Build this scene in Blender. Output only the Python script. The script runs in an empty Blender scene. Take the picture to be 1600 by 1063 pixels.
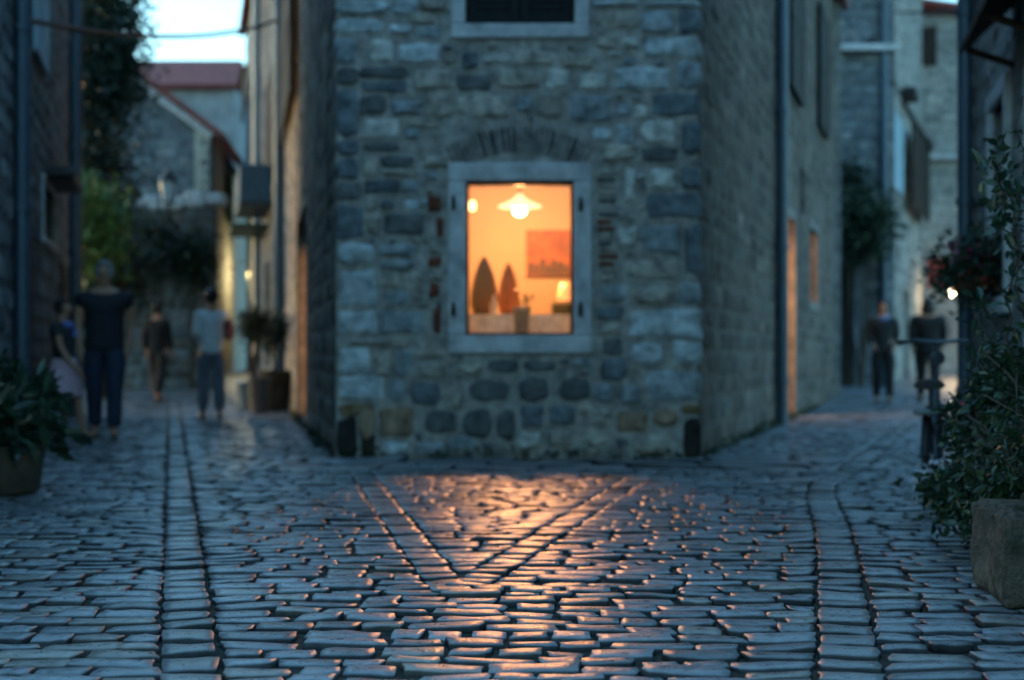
import bpy, math, random
import numpy as np
from mathutils import Vector, Matrix
RNG = np.random.default_rng(7); random.seed(7)
sc = bpy.context.scene; COL = sc.collection
F = 2222.2; CAMZ = 0.8
def P(px, py, d): return Vector(((px-800)/F*d, d, CAMZ+(560-py)/F*d))
def gz(y): return 0.018*max(0.0, y-22.0)

# ------------------------------------------------------------------ materials
MATS = {}
def new_mat(name):
    m = bpy.data.materials.new(name); m.use_nodes = True; MATS[name] = m
    nt = m.node_tree; return m, nt, nt.nodes['Principled BSDF']
def nd(nt, t, **kw):
    n = nt.nodes.new(t)
    for k, v in kw.items():
        if k.startswith('in_'):
            n.inputs[k[3:].replace('_', ' ')].default_value = v
        else: setattr(n, k, v)
    return n
def noise(nt, scale, detail=4, rough=.6, vec=None):
    n = nd(nt, 'ShaderNodeTexNoise'); n.inputs['Scale'].default_value = scale
    n.inputs['Detail'].default_value = detail; n.inputs['Roughness'].default_value = rough
    if vec is not None: nt.links.new(vec, n.inputs['Vector'])
    return n
def ramp(nt, src, stops):
    r = nd(nt, 'ShaderNodeValToRGB'); el = r.color_ramp.elements
    while len(el) < len(stops): el.new(.5)
    for e, (p, c) in zip(el, stops):
        e.position = p; e.color = (c, c, c, 1) if not hasattr(c, '__len__') else (*c, 1)
    nt.links.new(src, r.inputs[0]); return r
def mul(nt, a, b, fac=1.0, mode='MULTIPLY'):
    m = nd(nt, 'ShaderNodeMix', data_type='RGBA', blend_type=mode)
    m.inputs[0].default_value = fac
    for s, v in ((a, 6), (b, 7)):
        if hasattr(s, 'node'): nt.links.new(s, m.inputs[v])
        else: m.inputs[v].default_value = (*s, 1)
    return m.outputs[2]
def bump(nt, bs, h, strength, dist):
    b = nd(nt, 'ShaderNodeBump'); b.inputs['Strength'].default_value = strength; b.inputs['Distance'].default_value = dist
    nt.links.new(h, b.inputs['Height']); nt.links.new(b.outputs[0], bs.inputs['Normal']); return b
def geo(nt):
    return nd(nt, 'ShaderNodeTexCoord').outputs['Object']

def mat_attr(name, rough=.85, scale=9, lo=.6, hi=1.25, bstr=.5, bdist=.01, rlo=None, coarse=1.2, spec=.5):
    m, nt, bs = new_mat(name); v = geo(nt)
    at = nd(nt, 'ShaderNodeAttribute', attribute_name='Col')
    n1 = noise(nt, scale, 7, .65, v); n2 = noise(nt, coarse, 3, .6, v); n3 = noise(nt, scale*7, 4, .6, v)
    r1 = ramp(nt, n1.outputs['Fac'], [(.3, lo), (.7, hi)]); r2 = ramp(nt, n2.outputs['Fac'], [(.3, .72), (.7, 1.15)])
    c = mul(nt, at.outputs['Color'], r1.outputs[0]); c = mul(nt, c, r2.outputs[0])
    nt.links.new(c, bs.inputs['Base Color'])
    bs.inputs['Specular IOR Level'].default_value = spec
    if rlo is not None:
        rr = ramp(nt, n1.outputs['Fac'], [(.3, rlo), (.72, rough)]); 
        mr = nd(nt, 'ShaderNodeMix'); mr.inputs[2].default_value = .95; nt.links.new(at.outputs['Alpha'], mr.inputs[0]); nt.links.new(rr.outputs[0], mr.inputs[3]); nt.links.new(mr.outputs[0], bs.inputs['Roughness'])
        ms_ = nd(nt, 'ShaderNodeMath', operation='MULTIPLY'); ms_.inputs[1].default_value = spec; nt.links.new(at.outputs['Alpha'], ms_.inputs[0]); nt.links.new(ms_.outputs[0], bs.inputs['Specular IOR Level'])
    else: bs.inputs['Roughness'].default_value = rough
    mx = nd(nt, 'ShaderNodeMath', operation='MULTIPLY_ADD'); nt.links.new(n3.outputs['Fac'], mx.inputs[0]); mx.inputs[1].default_value = .35
    nt.links.new(n1.outputs['Fac'], mx.inputs[2]); bump(nt, bs, mx.outputs[0], bstr, bdist)
    return m
def mat_plain(name, col, rough=.7, metal=0, scale=14, var=.35, bstr=.3, bdist=.004, spec=.5, trans=0):
    m, nt, bs = new_mat(name); v = geo(nt)
    n1 = noise(nt, scale, 6, .65, v)
    r1 = ramp(nt, n1.outputs['Fac'], [(.3, 1-var), (.7, 1+var*.6)])
    nt.links.new(mul(nt, col, r1.outputs[0]), bs.inputs['Base Color'])
    bs.inputs['Roughness'].default_value = rough; bs.inputs['Metallic'].default_value = metal
    bs.inputs['Specular IOR Level'].default_value = spec
    bump(nt, bs, n1.outputs['Fac'], bstr, bdist); return m
def mat_leaf(name, col, col2, rough=.45):
    m, nt, bs = new_mat(name)
    at = nd(nt, 'ShaderNodeAttribute', attribute_name='Col')
    sp = nd(nt, 'ShaderNodeSeparateColor'); nt.links.new(at.outputs['Color'], sp.inputs[0])
    mx = nd(nt, 'ShaderNodeMix', data_type='RGBA'); nt.links.new(sp.outputs[0], mx.inputs[0])
    mx.inputs[6].default_value = (*col, 1); mx.inputs[7].default_value = (*col2, 1)
    nt.links.new(mx.outputs[2], bs.inputs['Base Color']); bs.inputs['Roughness'].default_value = rough
    tr = nd(nt, 'ShaderNodeBsdfTranslucent'); nt.links.new(mx.outputs[2], tr.inputs[0])
    ms = nd(nt, 'ShaderNodeMixShader'); ms.inputs[0].default_value = .25
    nt.links.new(bs.outputs[0], ms.inputs[1]); nt.links.new(tr.outputs[0], ms.inputs[2])
    nt.links.new(ms.outputs[0], nt.nodes['Material Output'].inputs[0]); return m
def mat_emit(name, col, s):
    m, nt, bs = new_mat(name); bs.inputs['Base Color'].default_value = (*col, 1)
    bs.inputs['Emission Color'].default_value = (*col, 1); bs.inputs['Emission Strength'].default_value = s; return m
def mat_wood(name, col, rough=.75):
    m, nt, bs = new_mat(name); v = geo(nt)
    mp = nd(nt, 'ShaderNodeMapping'); mp.inputs['Scale'].default_value = (14, 14, 1.2); nt.links.new(v, mp.inputs[0])
    n1 = noise(nt, 3, 6, .65, mp.outputs[0]); r1 = ramp(nt, n1.outputs['Fac'], [(.3, .55), (.7, 1.3)])
    nt.links.new(mul(nt, col, r1.outputs[0]), bs.inputs['Base Color']); bs.inputs['Roughness'].default_value = rough
    bs.inputs['Specular IOR Level'].default_value = .2; bump(nt, bs, n1.outputs['Fac'], .4, .004); return m
def mat_glass(name, refl=.08):
    m, nt, bs = new_mat(name); nt.nodes.remove(bs)
    t = nd(nt, 'ShaderNodeBsdfTransparent'); g = nd(nt, 'ShaderNodeBsdfGlossy'); g.inputs['Roughness'].default_value = .03
    fr = nd(nt, 'ShaderNodeFresnel'); fr.inputs[0].default_value = 1.35
    ms = nd(nt, 'ShaderNodeMixShader'); nt.links.new(fr.outputs[0], ms.inputs[0])
    nt.links.new(t.outputs[0], ms.inputs[1]); nt.links.new(g.outputs[0], ms.inputs[2])
    nt.links.new(ms.outputs[0], nt.nodes['Material Output'].inputs[0]); return m

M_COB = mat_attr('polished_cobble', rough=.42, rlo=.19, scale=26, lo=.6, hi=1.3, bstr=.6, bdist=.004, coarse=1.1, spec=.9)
M_MAS = mat_attr('rubble_masonry', rough=.9, scale=9, lo=.42, hi=1.5, bstr=1, bdist=.026, coarse=2.6, spec=.3)
M_SIDE = mat_attr('weathered_render', rough=.95, scale=6, lo=.45, hi=1.35, bstr=.9, bdist=.02, coarse=.9, spec=.2)
M_DRESS = mat_plain('dressed_limestone', (.46, .475, .485), .8, scale=6, var=.42, bstr=.6, bdist=.01)
M_DRESSD = mat_plain('dark_limestone', (.15, .145, .135), .85, scale=7, var=.45, bstr=.6, bdist=.01)  # darker limestone, close to the side masonry tone
M_SOIL = mat_plain('joint_soil', (.028, .03, .022), .95, scale=22, var=.6, bstr=1, bdist=.02)
M_IRON = mat_plain('painted_pipe', (.05, .085, .12), .45, .3, var=.25)
M_PIPE2 = mat_plain('zinc_pipe', (.17, .21, .24), .45, .4, var=.25)
M_DARKIRON = mat_plain('dark_iron', (.02, .02, .022), .5, .4)
M_SHUT = mat_wood('dark_shutter_wood', (.012, .014, .016))
M_SHUTBR = mat_wood('brown_shutter_wood', (.03, .02, .014))
M_SHUTBL = mat_wood('pale_blue_wood', (.33, .46, .52))
M_SHUTGR = mat_wood('green_shutter_wood', (.03, .07, .05))
M_WOOD = mat_wood('old_wood', (.05, .033, .022))
M_FRAME = mat_wood('window_frame_wood', (.02, .012, .008))
M_TILE = mat_plain('clay_roof_tile', (.20, .052, .045), .85, scale=5, var=.5, bstr=.8, bdist=.05)
M_GLASS = mat_glass('window_glass')
M_CREAM = mat_plain('cream_plaster', (.235, .17, .11), .9, scale=3, var=.08)
M_BARK = mat_plain('bark', (.05, .04, .03), .95, scale=18, var=.5, bstr=1, bdist=.02)
M_LEAFD = mat_leaf('dark_conifer_leaf', (.006, .018, .013), (.016, .038, .022))
M_LEAFB = mat_leaf('bush_leaf', (.007, .021, .011), (.026, .058, .024), .38)
M_LEAFG = mat_leaf('bright_shrub_leaf', (.03, .085, .02), (.10, .2, .045))
M_LEAFL = mat_leaf('broad_dark_leaf', (.008, .026, .017), (.028, .066, .036), .32)
M_FLOW = mat_leaf('pink_petal', (.35, .04, .12), (.5, .12, .3))
M_FLOWR = mat_leaf('red_petal', (.3, .03, .02), (.45, .1, .04))
M_FLOWW = mat_leaf('white_petal', (.5, .5, .55), (.7, .7, .72))
M_POTST = mat_plain('mossy_pot_stone', (.06, .048, .032), .9, scale=9, var=.5, bstr=.8, bdist=.012)
M_TERRA = mat_plain('terracotta', (.3, .13, .06), .85, var=.3)

# ------------------------------------------------------------------ mesh builders
class MB:
    def __init__(s): s.v = []; s.f = []; s.c = []; s.n = 0
    def add(s, v, f, col=(1, 1, 1)):
        v = np.asarray(v, float).reshape(-1, 3); s.v.append(v)
        o = s.n; s.f.extend([tuple(i+o for i in q) for q in f])
        c = np.asarray(col, float)
        if c.ndim == 1: c = np.tile(c, (len(v), 1))
        s.c.append(c); s.n += len(v); return s
    def box(s, c, d, rot=0, col=(1, 1, 1), bev=0.0):
        x, y, z = [k/2 for k in d]; b = min(bev, x*.9, y*.9, z*.9)
        pts = []; fs = []
        if b <= 0:
            pts = [(sx*x, sy*y, sz*z) for sz in (-1, 1) for sy in (-1, 1) for sx in (-1, 1)]
            fs = [(0, 2, 3, 1), (4, 5, 7, 6), (0, 1, 5, 4), (2, 6, 7, 3), (0, 4, 6, 2), (1, 3, 7, 5)]
        else:
            rings = [(-z, x-b, y-b), (-z+b, x, y), (z-b, x, y), (z, x-b, y-b)]
            for zz, xx, yy in rings:
                k = b*.7
                pts += [(-xx+k, -yy, zz), (xx-k, -yy, zz), (xx, -yy+k, zz), (xx, yy-k, zz), (xx-k, yy, zz), (-xx+k, yy, zz), (-xx, yy-k, zz), (-xx, -yy+k, zz)]
            for r in range(3):
                for i in range(8): j = (i+1) % 8; fs.append((r*8+i, r*8+j, r*8+8+j, r*8+8+i))
            fs += [tuple(range(7, -1, -1)), tuple(range(24, 32))]
        ca, sa = math.cos(rot), math.sin(rot)
        v = [(c[0]+px*ca-py*sa, c[1]+px*sa+py*ca, c[2]+pz) for px, py, pz in pts]
        return s.add(v, fs, col)
    def tube(s, pts, r, n=8, col=(1, 1, 1), cap=True):
        pts = [Vector(p) for p in pts]; m = len(pts)
        rr = r if hasattr(r, '__len__') else [r]*m
        vs = []; ref = Vector((0, 0, 1))
        for i, p in enumerate(pts):
            t = (pts[min(i+1, m-1)]-pts[max(i-1, 0)]).normalized()
            a = t.cross(ref)
            if a.length < 1e-3: a = t.cross(Vector((1, 0, 0)))
            a.normalize(); b = t.cross(a)
            for k in range(n):
                th = 2*math.pi*k/n; vs.append(p+(a*math.cos(th)+b*math.sin(th))*rr[i])
        fs = [(i*n+k, i*n+(k+1) % n, (i+1)*n+(k+1) % n, (i+1)*n+k) for i in range(m-1) for k in range(n)]
        if cap: fs += [tuple(range(n-1, -1, -1)), tuple(range((m-1)*n, m*n))]
        return s.add([tuple(v) for v in vs], fs, col)
    def lathe(s, prof, c=(0, 0, 0), n=20, col=(1, 1, 1)):
        vs = [(c[0]+r*math.cos(2*math.pi*k/n), c[1]+r*math.sin(2*math.pi*k/n), c[2]+z) for r, z in prof for k in range(n)]
        m = len(prof)
        fs = [(i*n+k, i*n+(k+1) % n, (i+1)*n+(k+1) % n, (i+1)*n+k) for i in range(m-1) for k in range(n)]
        if prof[0][0] > 1e-4: fs.append(tuple(range(n-1, -1, -1)))
        if prof[-1][0] > 1e-4: fs.append(tuple(range((m-1)*n, m*n)))
        return s.add(vs, fs, col)
    def torus(s, c, R, r, axis='x', n=28, k=8, rot=0, col=(1, 1, 1)):
        vs = []; ca, sa = math.cos(rot), math.sin(rot)
        for i in range(n):
            a = 2*math.pi*i/n
            for j in range(k):
                b = 2*math.pi*j/k; q = R+r*math.cos(b); h = r*math.sin(b)
                x, y, z = h, q*math.cos(a), q*math.sin(a)
                vs.append((c[0]+x*ca-y*sa, c[1]+x*sa+y*ca, c[2]+z))
        fs = [(i*k+j, ((i+1) % n)*k+j, ((i+1) % n)*k+(j+1) % k, i*k+(j+1) % k) for i in range(n) for j in range(k)]
        return s.add(vs, fs, col)
    def quad(s, a, b, c, d, col=(1, 1, 1)): return s.add([tuple(a), tuple(b), tuple(c), tuple(d)], [(0, 1, 2, 3)], col)
    def build(s, name, mat, parent=None, smooth=False, origin=None):
        me = bpy.data.meshes.new(name); V = np.concatenate(s.v); C = np.concatenate(s.c)
        if origin is not None: V = V-np.asarray(origin, float)
        me.from_pydata(V.tolist(), [], s.f); me.materials.append(mat)
        ca = me.color_attributes.new('Col', 'FLOAT_COLOR', 'POINT')
        ca.data.foreach_set('color', (C if C.shape[1] == 4 else np.concatenate([C, np.ones((len(C), 1))], 1)).astype('f').ravel())
        if smooth: me.polygons.foreach_set('use_smooth', [True]*len(me.polygons))
        me.update(); o = bpy.data.objects.new(name, me); COL.objects.link(o)
        if origin is not None: o.location = origin
        if parent is not None:
            o.parent = parent
            if parent.type == 'EMPTY' or True:
                pl = Vector((0, 0, 0)); q = parent
                while q is not None: pl += Vector(q.location); q = q.parent
                o.location = Vector(o.location)-pl
        return o
def tag(o, label=None, cat=None, group=None, kind=None):
    if label: o['label'] = label
    if cat: o['category'] = cat
    if group: o['group'] = group
    if kind: o['kind'] = kind
    return o
def thing(name, label, cat, loc=(0, 0, 0), group=None):
    o = bpy.data.objects.new(name, None); COL.objects.link(o); o.location = loc; o.empty_display_size = .2
    return tag(o, label, cat, group)

def patches(Q, h, col, nu=7, nv=5, rnd=.5, p=5, nz=.15, sink=.02, rng=RNG, sett=False):
    """domed stones: Q (N,4,2) corners ccw, h (N,), col (N,3)."""
    Q = np.asarray(Q, float); N = len(Q); h = np.broadcast_to(np.asarray(h, float), (N,)); col = np.asarray(col, float)
    def ax(n):
        t = np.linspace(-1, 1, n); t = np.sign(t)*np.abs(t)**.6; return t
    if sett:
        ax = lambda n: np.array([-1, -.98, -.945, -.62, 0, .62, .945, .98, 1]) if n == 9 else np.array([-1, -.88, -.72, 0, .72, .88, 1])
    uu, vv = np.meshgrid(ax(nu), ax(nv)); uu = uu.ravel(); vv = vv.ravel()
    ru = np.broadcast_to(np.asarray(rnd, float), (N,))[:, None]
    x = (1-ru)*uu + ru*uu*np.sqrt(1-vv**2/2); y = (1-ru)*vv + ru*vv*np.sqrt(1-uu**2/2)
    ph = rng.uniform(0, 6.28, (N, 4, 1)); k = rng.uniform(2, 5, (N, 4, 1))
    x = x*(1+.05*np.sin(vv*k[:, 0]+ph[:, 0])); y = y*(1+.09*np.sin(uu*k[:, 1]+ph[:, 1]))
    a = (1-x)*(1-y)/4; b = (1+x)*(1-y)/4; c = (1+x)*(1+y)/4; d = (1-x)*(1+y)/4
    W = np.stack([a, b, c, d], -1); XY = np.einsum('nmk,nkj->nmj', W, Q)
    r = np.maximum(np.abs(uu), np.abs(vv)); prof = 1-r**p
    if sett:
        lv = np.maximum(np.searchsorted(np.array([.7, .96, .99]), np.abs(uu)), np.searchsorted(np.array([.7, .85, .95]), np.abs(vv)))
        prof = np.array([1, .94, .66, 0.])[lv]; shade = np.array([1, .9, .18, .05])[lv]  # joint dirt and shade painted into rim colour so front faces look dark
    H = h[:, None]*(prof + nz*(np.sin(uu*k[:, 2]+ph[:, 2])*np.sin(vv*k[:, 3]+ph[:, 3]))*(r < .99))
    H = H - (r > .99)*sink
    V = np.concatenate([XY, H[..., None]], -1)
    base = np.array([(j*nu+i, j*nu+i+1, (j+1)*nu+i+1, (j+1)*nu+i) for j in range(nv-1) for i in range(nu-1)])
    Fc = (base[None]+(np.arange(N)*nu*nv)[:, None, None]).reshape(-1, 4)
    C = np.repeat(col[:, None, :], nu*nv, 1)
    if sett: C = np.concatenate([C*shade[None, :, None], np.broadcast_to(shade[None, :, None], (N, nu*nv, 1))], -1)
    return V.reshape(-1, 3), Fc.tolist(), C.reshape(-1, C.shape[-1])
def rectq(x0, y0, x1, y1, j=0., rng=RNG):
    return np.array([(x0, y0), (x1, y0), (x1, y1), (x0, y1)])+rng.uniform(-j, j, (4, 2))

class Wall:
    def __init__(s, P0, P1, z0, z1, th=.4, ops=()):
        s.P0 = np.array(P0, float); d = np.array(P1, float)-s.P0; s.L = np.hypot(*d); s.u = d/s.L; s.n = np.array([s.u[1], -s.u[0]])
        s.z0, s.z1, s.th, s.ops = z0, z1, th, list(ops)
    def pt(s, a, z, h=0): q = s.P0+s.u*a+s.n*h; return (q[0], q[1], z)
    def a_at(s, y): return (y-s.P0[1])/s.u[1]
    def rot(s): return math.atan2(s.u[1], s.u[0])
    def base(s, mb, col, jit=0):
        us = sorted({0, s.L, *[o[0] for o in s.ops], *[o[1] for o in s.ops]}); zs = sorted({s.z0, s.z1, *[o[2] for o in s.ops], *[o[3] for o in s.ops]})
        for i in range(len(us)-1):
            for j in range(len(zs)-1):
                ua, ub, za, zb = us[i], us[i+1], zs[j], zs[j+1]; cu, cz = (ua+ub)/2, (za+zb)/2
                if any(o[0] < cu < o[1] and o[2] < cz < o[3] for o in s.ops): continue
                mb.quad(s.pt(ua, za), s.pt(ub, za), s.pt(ub, zb), s.pt(ua, zb), col)
                mb.quad(s.pt(ua, zb, -s.th), s.pt(ub, zb, -s.th), s.pt(ub, za, -s.th), s.pt(ua, za, -s.th), col)
        for a, b, z, w in s.ops:
            t = s.th
            mb.quad(s.pt(a, z), s.pt(a, w), s.pt(a, w, -t), s.pt(a, z, -t), col); mb.quad(s.pt(b, z, -t), s.pt(b, w, -t), s.pt(b, w), s.pt(b, z), col)
            mb.quad(s.pt(a, w), s.pt(b, w), s.pt(b, w, -t), s.pt(a, w, -t), col); mb.quad(s.pt(a, z, -t), s.pt(b, z, -t), s.pt(b, z), s.pt(a, z), col)
        L, t = s.L, s.th
        mb.quad(s.pt(0, s.z1), s.pt(L, s.z1), s.pt(L, s.z1, -t), s.pt(0, s.z1, -t), col)
        mb.quad(s.pt(0, s.z0), s.pt(0, s.z1), s.pt(0, s.z1, -t), s.pt(0, s.z0, -t), col); mb.quad(s.pt(L, s.z0, -t), s.pt(L, s.z1, -t), s.pt(L, s.z1), s.pt(L, s.z0), col)
    def stones(s, mb, Q, h, col, **kw):
        V, Fc, C = patches(Q, h, col, **kw)
        W = np.empty_like(V); W[:, :2] = s.P0+s.u*V[:, :1]+s.n*V[:, 2:3]; W[:, 2] = V[:, 1]
        mb.add(W, Fc, C)
    def courses(s, z0, z1, hr, wr, pal, skip=(), j=.012, gap=.015, rng=RNG, a0=0, a1=None):
        Q = []; C = []; z = z0; a1 = s.L if a1 is None else a1
        while z < z1-.04:
            hh = rng.uniform(*hr); a = a0-rng.uniform(0, wr[0])
            while a < a1:
                w = rng.uniform(*wr); x0, x1 = max(a, a0)+gap/2, min(a+w, a1)-gap/2; a += w
                if x1-x0 < .05: continue
                zz0, zz1 = z+gap/2, min(z+hh-gap/2, z1)
                if rng.random() < .18 and hh > .16: zz0 += hh*.3*(rng.random())
                sk = False
                for o in list(s.ops)+list(skip):
                    if x1 > o[0]-.01 and x0 < o[1]+.01 and zz1 > o[2]-.01 and zz0 < o[3]+.01: sk = True; break
                if sk: continue
                Q.append(rectq(x0, zz0, x1, zz1, j, rng)); C.append(np.array(pal[rng.integers(len(pal))])*rng.uniform(.75, 1.25))
            z += hh
        return np.array(Q), np.array(C)
PAL = dict(b=(.29, .33, .35), w=(.37, .34, .295), p=(.52, .525, .49), d=(.12, .13, .13), D=(.15, .18, .20), o=(.30, .215, .145), r=(.16, .05, .028), l=(.45, .51, .53))
WARM = [(.13, .108, .09), (.108, .092, .08), (.155, .13, .108), (.075, .068, .06), (.12, .113, .108)]
COOL = [(.17, .19, .2), (.13, .15, .165), (.2, .21, .215), (.1, .115, .125)]
PALE = [(.33, .32, .29), (.28, .275, .26), (.36, .345, .31), (.23, .23, .22)]

def tile_roof(name, poly, z, parent, slope_to=None, th=.22, mat=M_TILE, over=0):
    mb = MB(); n = len(poly)
    mb.add([(x, y, zz) for (x, y), zz in zip(poly, z)]+[(x, y, zz+th) for (x, y), zz in zip(poly, z)],
           [tuple(range(n-1, -1, -1)), tuple(range(n, 2*n))]+[(i, (i+1) % n, n+(i+1) % n, n+i) for i in range(n)])
    return mb.build(name, mat, parent)

# ------------------------------------------------------------------ ground
def strip_poly(pts, w): return ([Vector(p) for p in pts], w)
def catmull(pts, n=14):
    out = []; m = len(pts)
    for i in range(m-1):
        p0, p1, p2, p3 = [np.array(pts[max(0, min(m-1, k))], float) for k in (i-1, i, i+1, i+2)]
        for t in np.linspace(0, 1, n, endpoint=False):
            out.append(.5*((2*p1)+(-p0+p2)*t+(2*p0-5*p1+4*p2-p3)*t*t+(-p0+3*p1-3*p2+p3)*t**3))
    out.append(np.array(pts[-1], float)); return np.array(out)
STRIPS = [
    (np.array([(-.45, 2.1), (-.796, 3.53), (-4.22, 17.8), (-6.0, 25.2)]), .15, 0, 99),
    (np.array([(-.20, 4.85), (-.266, 5.23), (-1.024, 9.77), (-1.1, 10.2)]), .14, 0, 99),
    (np.array([(-.17, 5.02), (-.085, 5.36), (.6, 8.47), (.98, 10.2)]), .14, 0, 99),
    (catmull([(.55, 2.1), (.845, 3.53), (1.45, 6.4), (1.93, 8.85), (2.55, 10.6), (5.47, 19.3), (8.2, 27)]), .16, 0, 99)]
def strip_x(S, y):
    p = S[0]
    if y < p[0][1] or y > p[-1][1]: return None
    return float(np.interp(y, p[:, 1], p[:, 0])), float(np.interp(y+.05, p[:, 1], p[:, 0])-np.interp(y-.05, p[:, 1], p[:, 0]))/.1
def lwall(y): return -1.41-.24*y
def rwall(y): return 1.41+.21*y
def xlim(y):
    l = lwall(y)+.02 if y < 20 else -9.6
    r = rwall(y) if y < 12.4 else 3.9+.75*(y-12.4)
    return l, min(r, 10.5)
def ground():
    rng = np.random.default_rng(3)
    mb = MB(); Q = []; C = []
    y = 2.0
    gap = .009
    while y < 28:
        slab = 10.25 < y < 11.5
        hh = rng.uniform(.088, .132)
        l, r = xlim(y)
        if slab: hh = .40
        blocks = []
        if y+hh/2 > 11.45:
            blocks.append((-1.42-.19*(y+hh/2-11.5), 1.5+.297*(y+hh/2-11.5), 0))
        for S in STRIPS:
            sx = strip_x(S, y+hh/2)
            if sx:
                hw = S[1]/2*math.sqrt(1+sx[1]**2)+.004
                blocks.append((sx[0]-hw, sx[0]+hw, sx[1]))
        blocks.sort(); segs = []; x = l; sl = 0
        for a, b, k_ in blocks:
            if a > x: segs.append((x, a, sl, k_))
            if b > x: x = b; sl = k_
        if x < r: segs.append((x, r, sl, 0))
        for a, b, sa_, sb_ in segs:
            x = a
            if b-a < .06: continue
            while x < b-.01:
                if slab and -1.9 < x < 2.3: w = rng.uniform(.45, .9)
                else: w = rng.uniform(.11, .25) if y < 14 else rng.uniform(.2, .4)
                if b-(x+w) < .09: w = b-x
                sub = [(y, y+hh)]
                if slab and not (-1.9 < x < 2.3): sub = [(y, y+.13), (y+.135, y+.265), (y+.27, y+.4)]
                elif slab: sub = [(y, y+.4)]
                for y0, y1 in sub:
                    dy = .032*math.sin(x*1.3+y*.6)+.025*math.sin(x*3.7+y*2.3)
                    g = gap*rng.uniform(.6, 1.35)
                    q = rectq(x+g*.5, y0+g*.5+dy, x+w-g*.5, y1-g*.4+dy, .013, rng)
                    if x <= a+1e-6 and len(sub) == 1: q[[0, 3], 0] += np.array([-.5, .5])*hh*sa_; q[[0, 3], 1] -= dy*.8
                    if x+w >= b-1e-6 and len(sub) == 1: q[[1, 2], 0] += np.array([-.5, .5])*hh*sb_; q[[1, 2], 1] -= dy*.8
                    if rng.random() < .12: q[2:, 1] -= rng.uniform(.01, .04)
                    Q.append(q); k = rng.uniform(.7, 1.3); t = rng.random()
                    base = np.array((.135, .15, .165)) if t < .7 else (np.array((.17, .165, .155)) if t < .9 else np.array((.10, .115, .125)))
                    C.append(base*k*1.4)
                x += w
        y += hh if not slab else .405
    nreg = len(Q)
    for S in STRIPS:
        p = S[0]; seg = np.diff(p, axis=0); cl = np.concatenate([[0], np.cumsum(np.hypot(seg[:, 0], seg[:, 1]))]); t = 0
        while t < cl[-1]-.05:
            w = rng.uniform(.12, .26); t1 = min(t+w*.85, cl[-1])
            a = np.array([np.interp(t+.008, cl, p[:, 0]), np.interp(t+.008, cl, p[:, 1])]); b = np.array([np.interp(t1-.008, cl, p[:, 0]), np.interp(t1-.008, cl, p[:, 1])])
            d = (b-a)/max(1e-6, np.hypot(*(b-a))); nn = np.array([d[1], -d[0]])*S[1]/2
            Q.append(np.array([a-nn, a+nn, b+nn, b-nn])+rng.uniform(-.007, .007, (4, 2)))
            C.append(np.array((.19, .205, .215))*rng.uniform(.75, 1.2)); t = t1
    Q = np.array(Q); C = np.array(C); N = len(Q)
    h = rng.uniform(.013, .018, N); h[nreg:] = .015
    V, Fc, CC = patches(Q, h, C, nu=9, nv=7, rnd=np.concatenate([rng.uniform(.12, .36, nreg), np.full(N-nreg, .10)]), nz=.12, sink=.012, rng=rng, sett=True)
    # each stone sits a little tilted
    m = 63; ctr = Q.mean(1); tl = rng.normal(0, .026, (N, 2)); lev = rng.normal(0, .003, N)
    Vr = V.reshape(N, m, 3); rel = Vr[:, :, :2]-ctr[:, None]
    Vr[:, :, 2] += np.einsum('nmk,nk->nm', rel, tl)+lev[:, None]
    Vr[:, :, 2] -= .016
    Vr[:, :, 2] += .018*np.maximum(0, Vr[:, :, 1]-22)
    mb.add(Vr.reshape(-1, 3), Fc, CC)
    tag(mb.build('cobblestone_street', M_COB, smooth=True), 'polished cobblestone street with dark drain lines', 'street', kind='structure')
    # bed below (soil in the joints), one sheet to the horizon
    bed = MB(); ys = [-60, 2, 12, 22, 26, 32, 45, 70, 120, 400]; xs = [-300, -60, -20, -8, 0, 8, 20, 60, 300]
    vs = [(x, yy, -.017+gz(min(yy, 70))) for yy in ys for x in xs]; nx = len(xs)
    bed.add(vs, [(j*nx+i, j*nx+i+1, (j+1)*nx+i+1, (j+1)*nx+i) for j in range(len(ys)-1) for i in range(nx-1)])
    tag(bed.build('ground', M_SOIL), 'dark earth showing in the joints under the paving', 'ground', kind='structure')
    # paving beyond the modelled stones
    m, nt, bs = new_mat('far_paving'); v = geo(nt)
    br = nd(nt, 'ShaderNodeTexBrick'); nt.links.new(v, br.inputs['Vector']); br.inputs['Scale'].default_value = 1
    br.inputs['Brick Width'].default_value = .28; br.inputs['Row Height'].default_value = .15; br.inputs['Mortar Size'].default_value = .012
    br.inputs['Color1'].default_value = (.13, .145, .16, 1); br.inputs['Color2'].default_value = (.17, .18, .19, 1); br.inputs['Mortar'].default_value = (.03, .03, .026, 1)
    nt.links.new(br.outputs['Color'], bs.inputs['Base Color']); bs.inputs['Roughness'].default_value = .4
    inv = nd(nt, 'ShaderNodeMath', operation='SUBTRACT'); inv.inputs[0].default_value = 1; nt.links.new(br.outputs['Fac'], inv.inputs[1])
    bump(nt, bs, inv.outputs[0], .8, .02)
    fp = MB()
    for (xa, xb, ya, yb) in ((-40, 40, 27.9, 70), (-14, 14, -20, 2.0)):
        fp.quad((xa, ya, gz(ya)-.006), (xb, ya, gz(ya)-.006), (xb, yb, gz(yb)-.006), (xa, yb, gz(yb)-.006))
    tag(fp.build('pavement', m), 'grey stone paving running on down the lanes', 'pavement', kind='structure')
ground()

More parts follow.
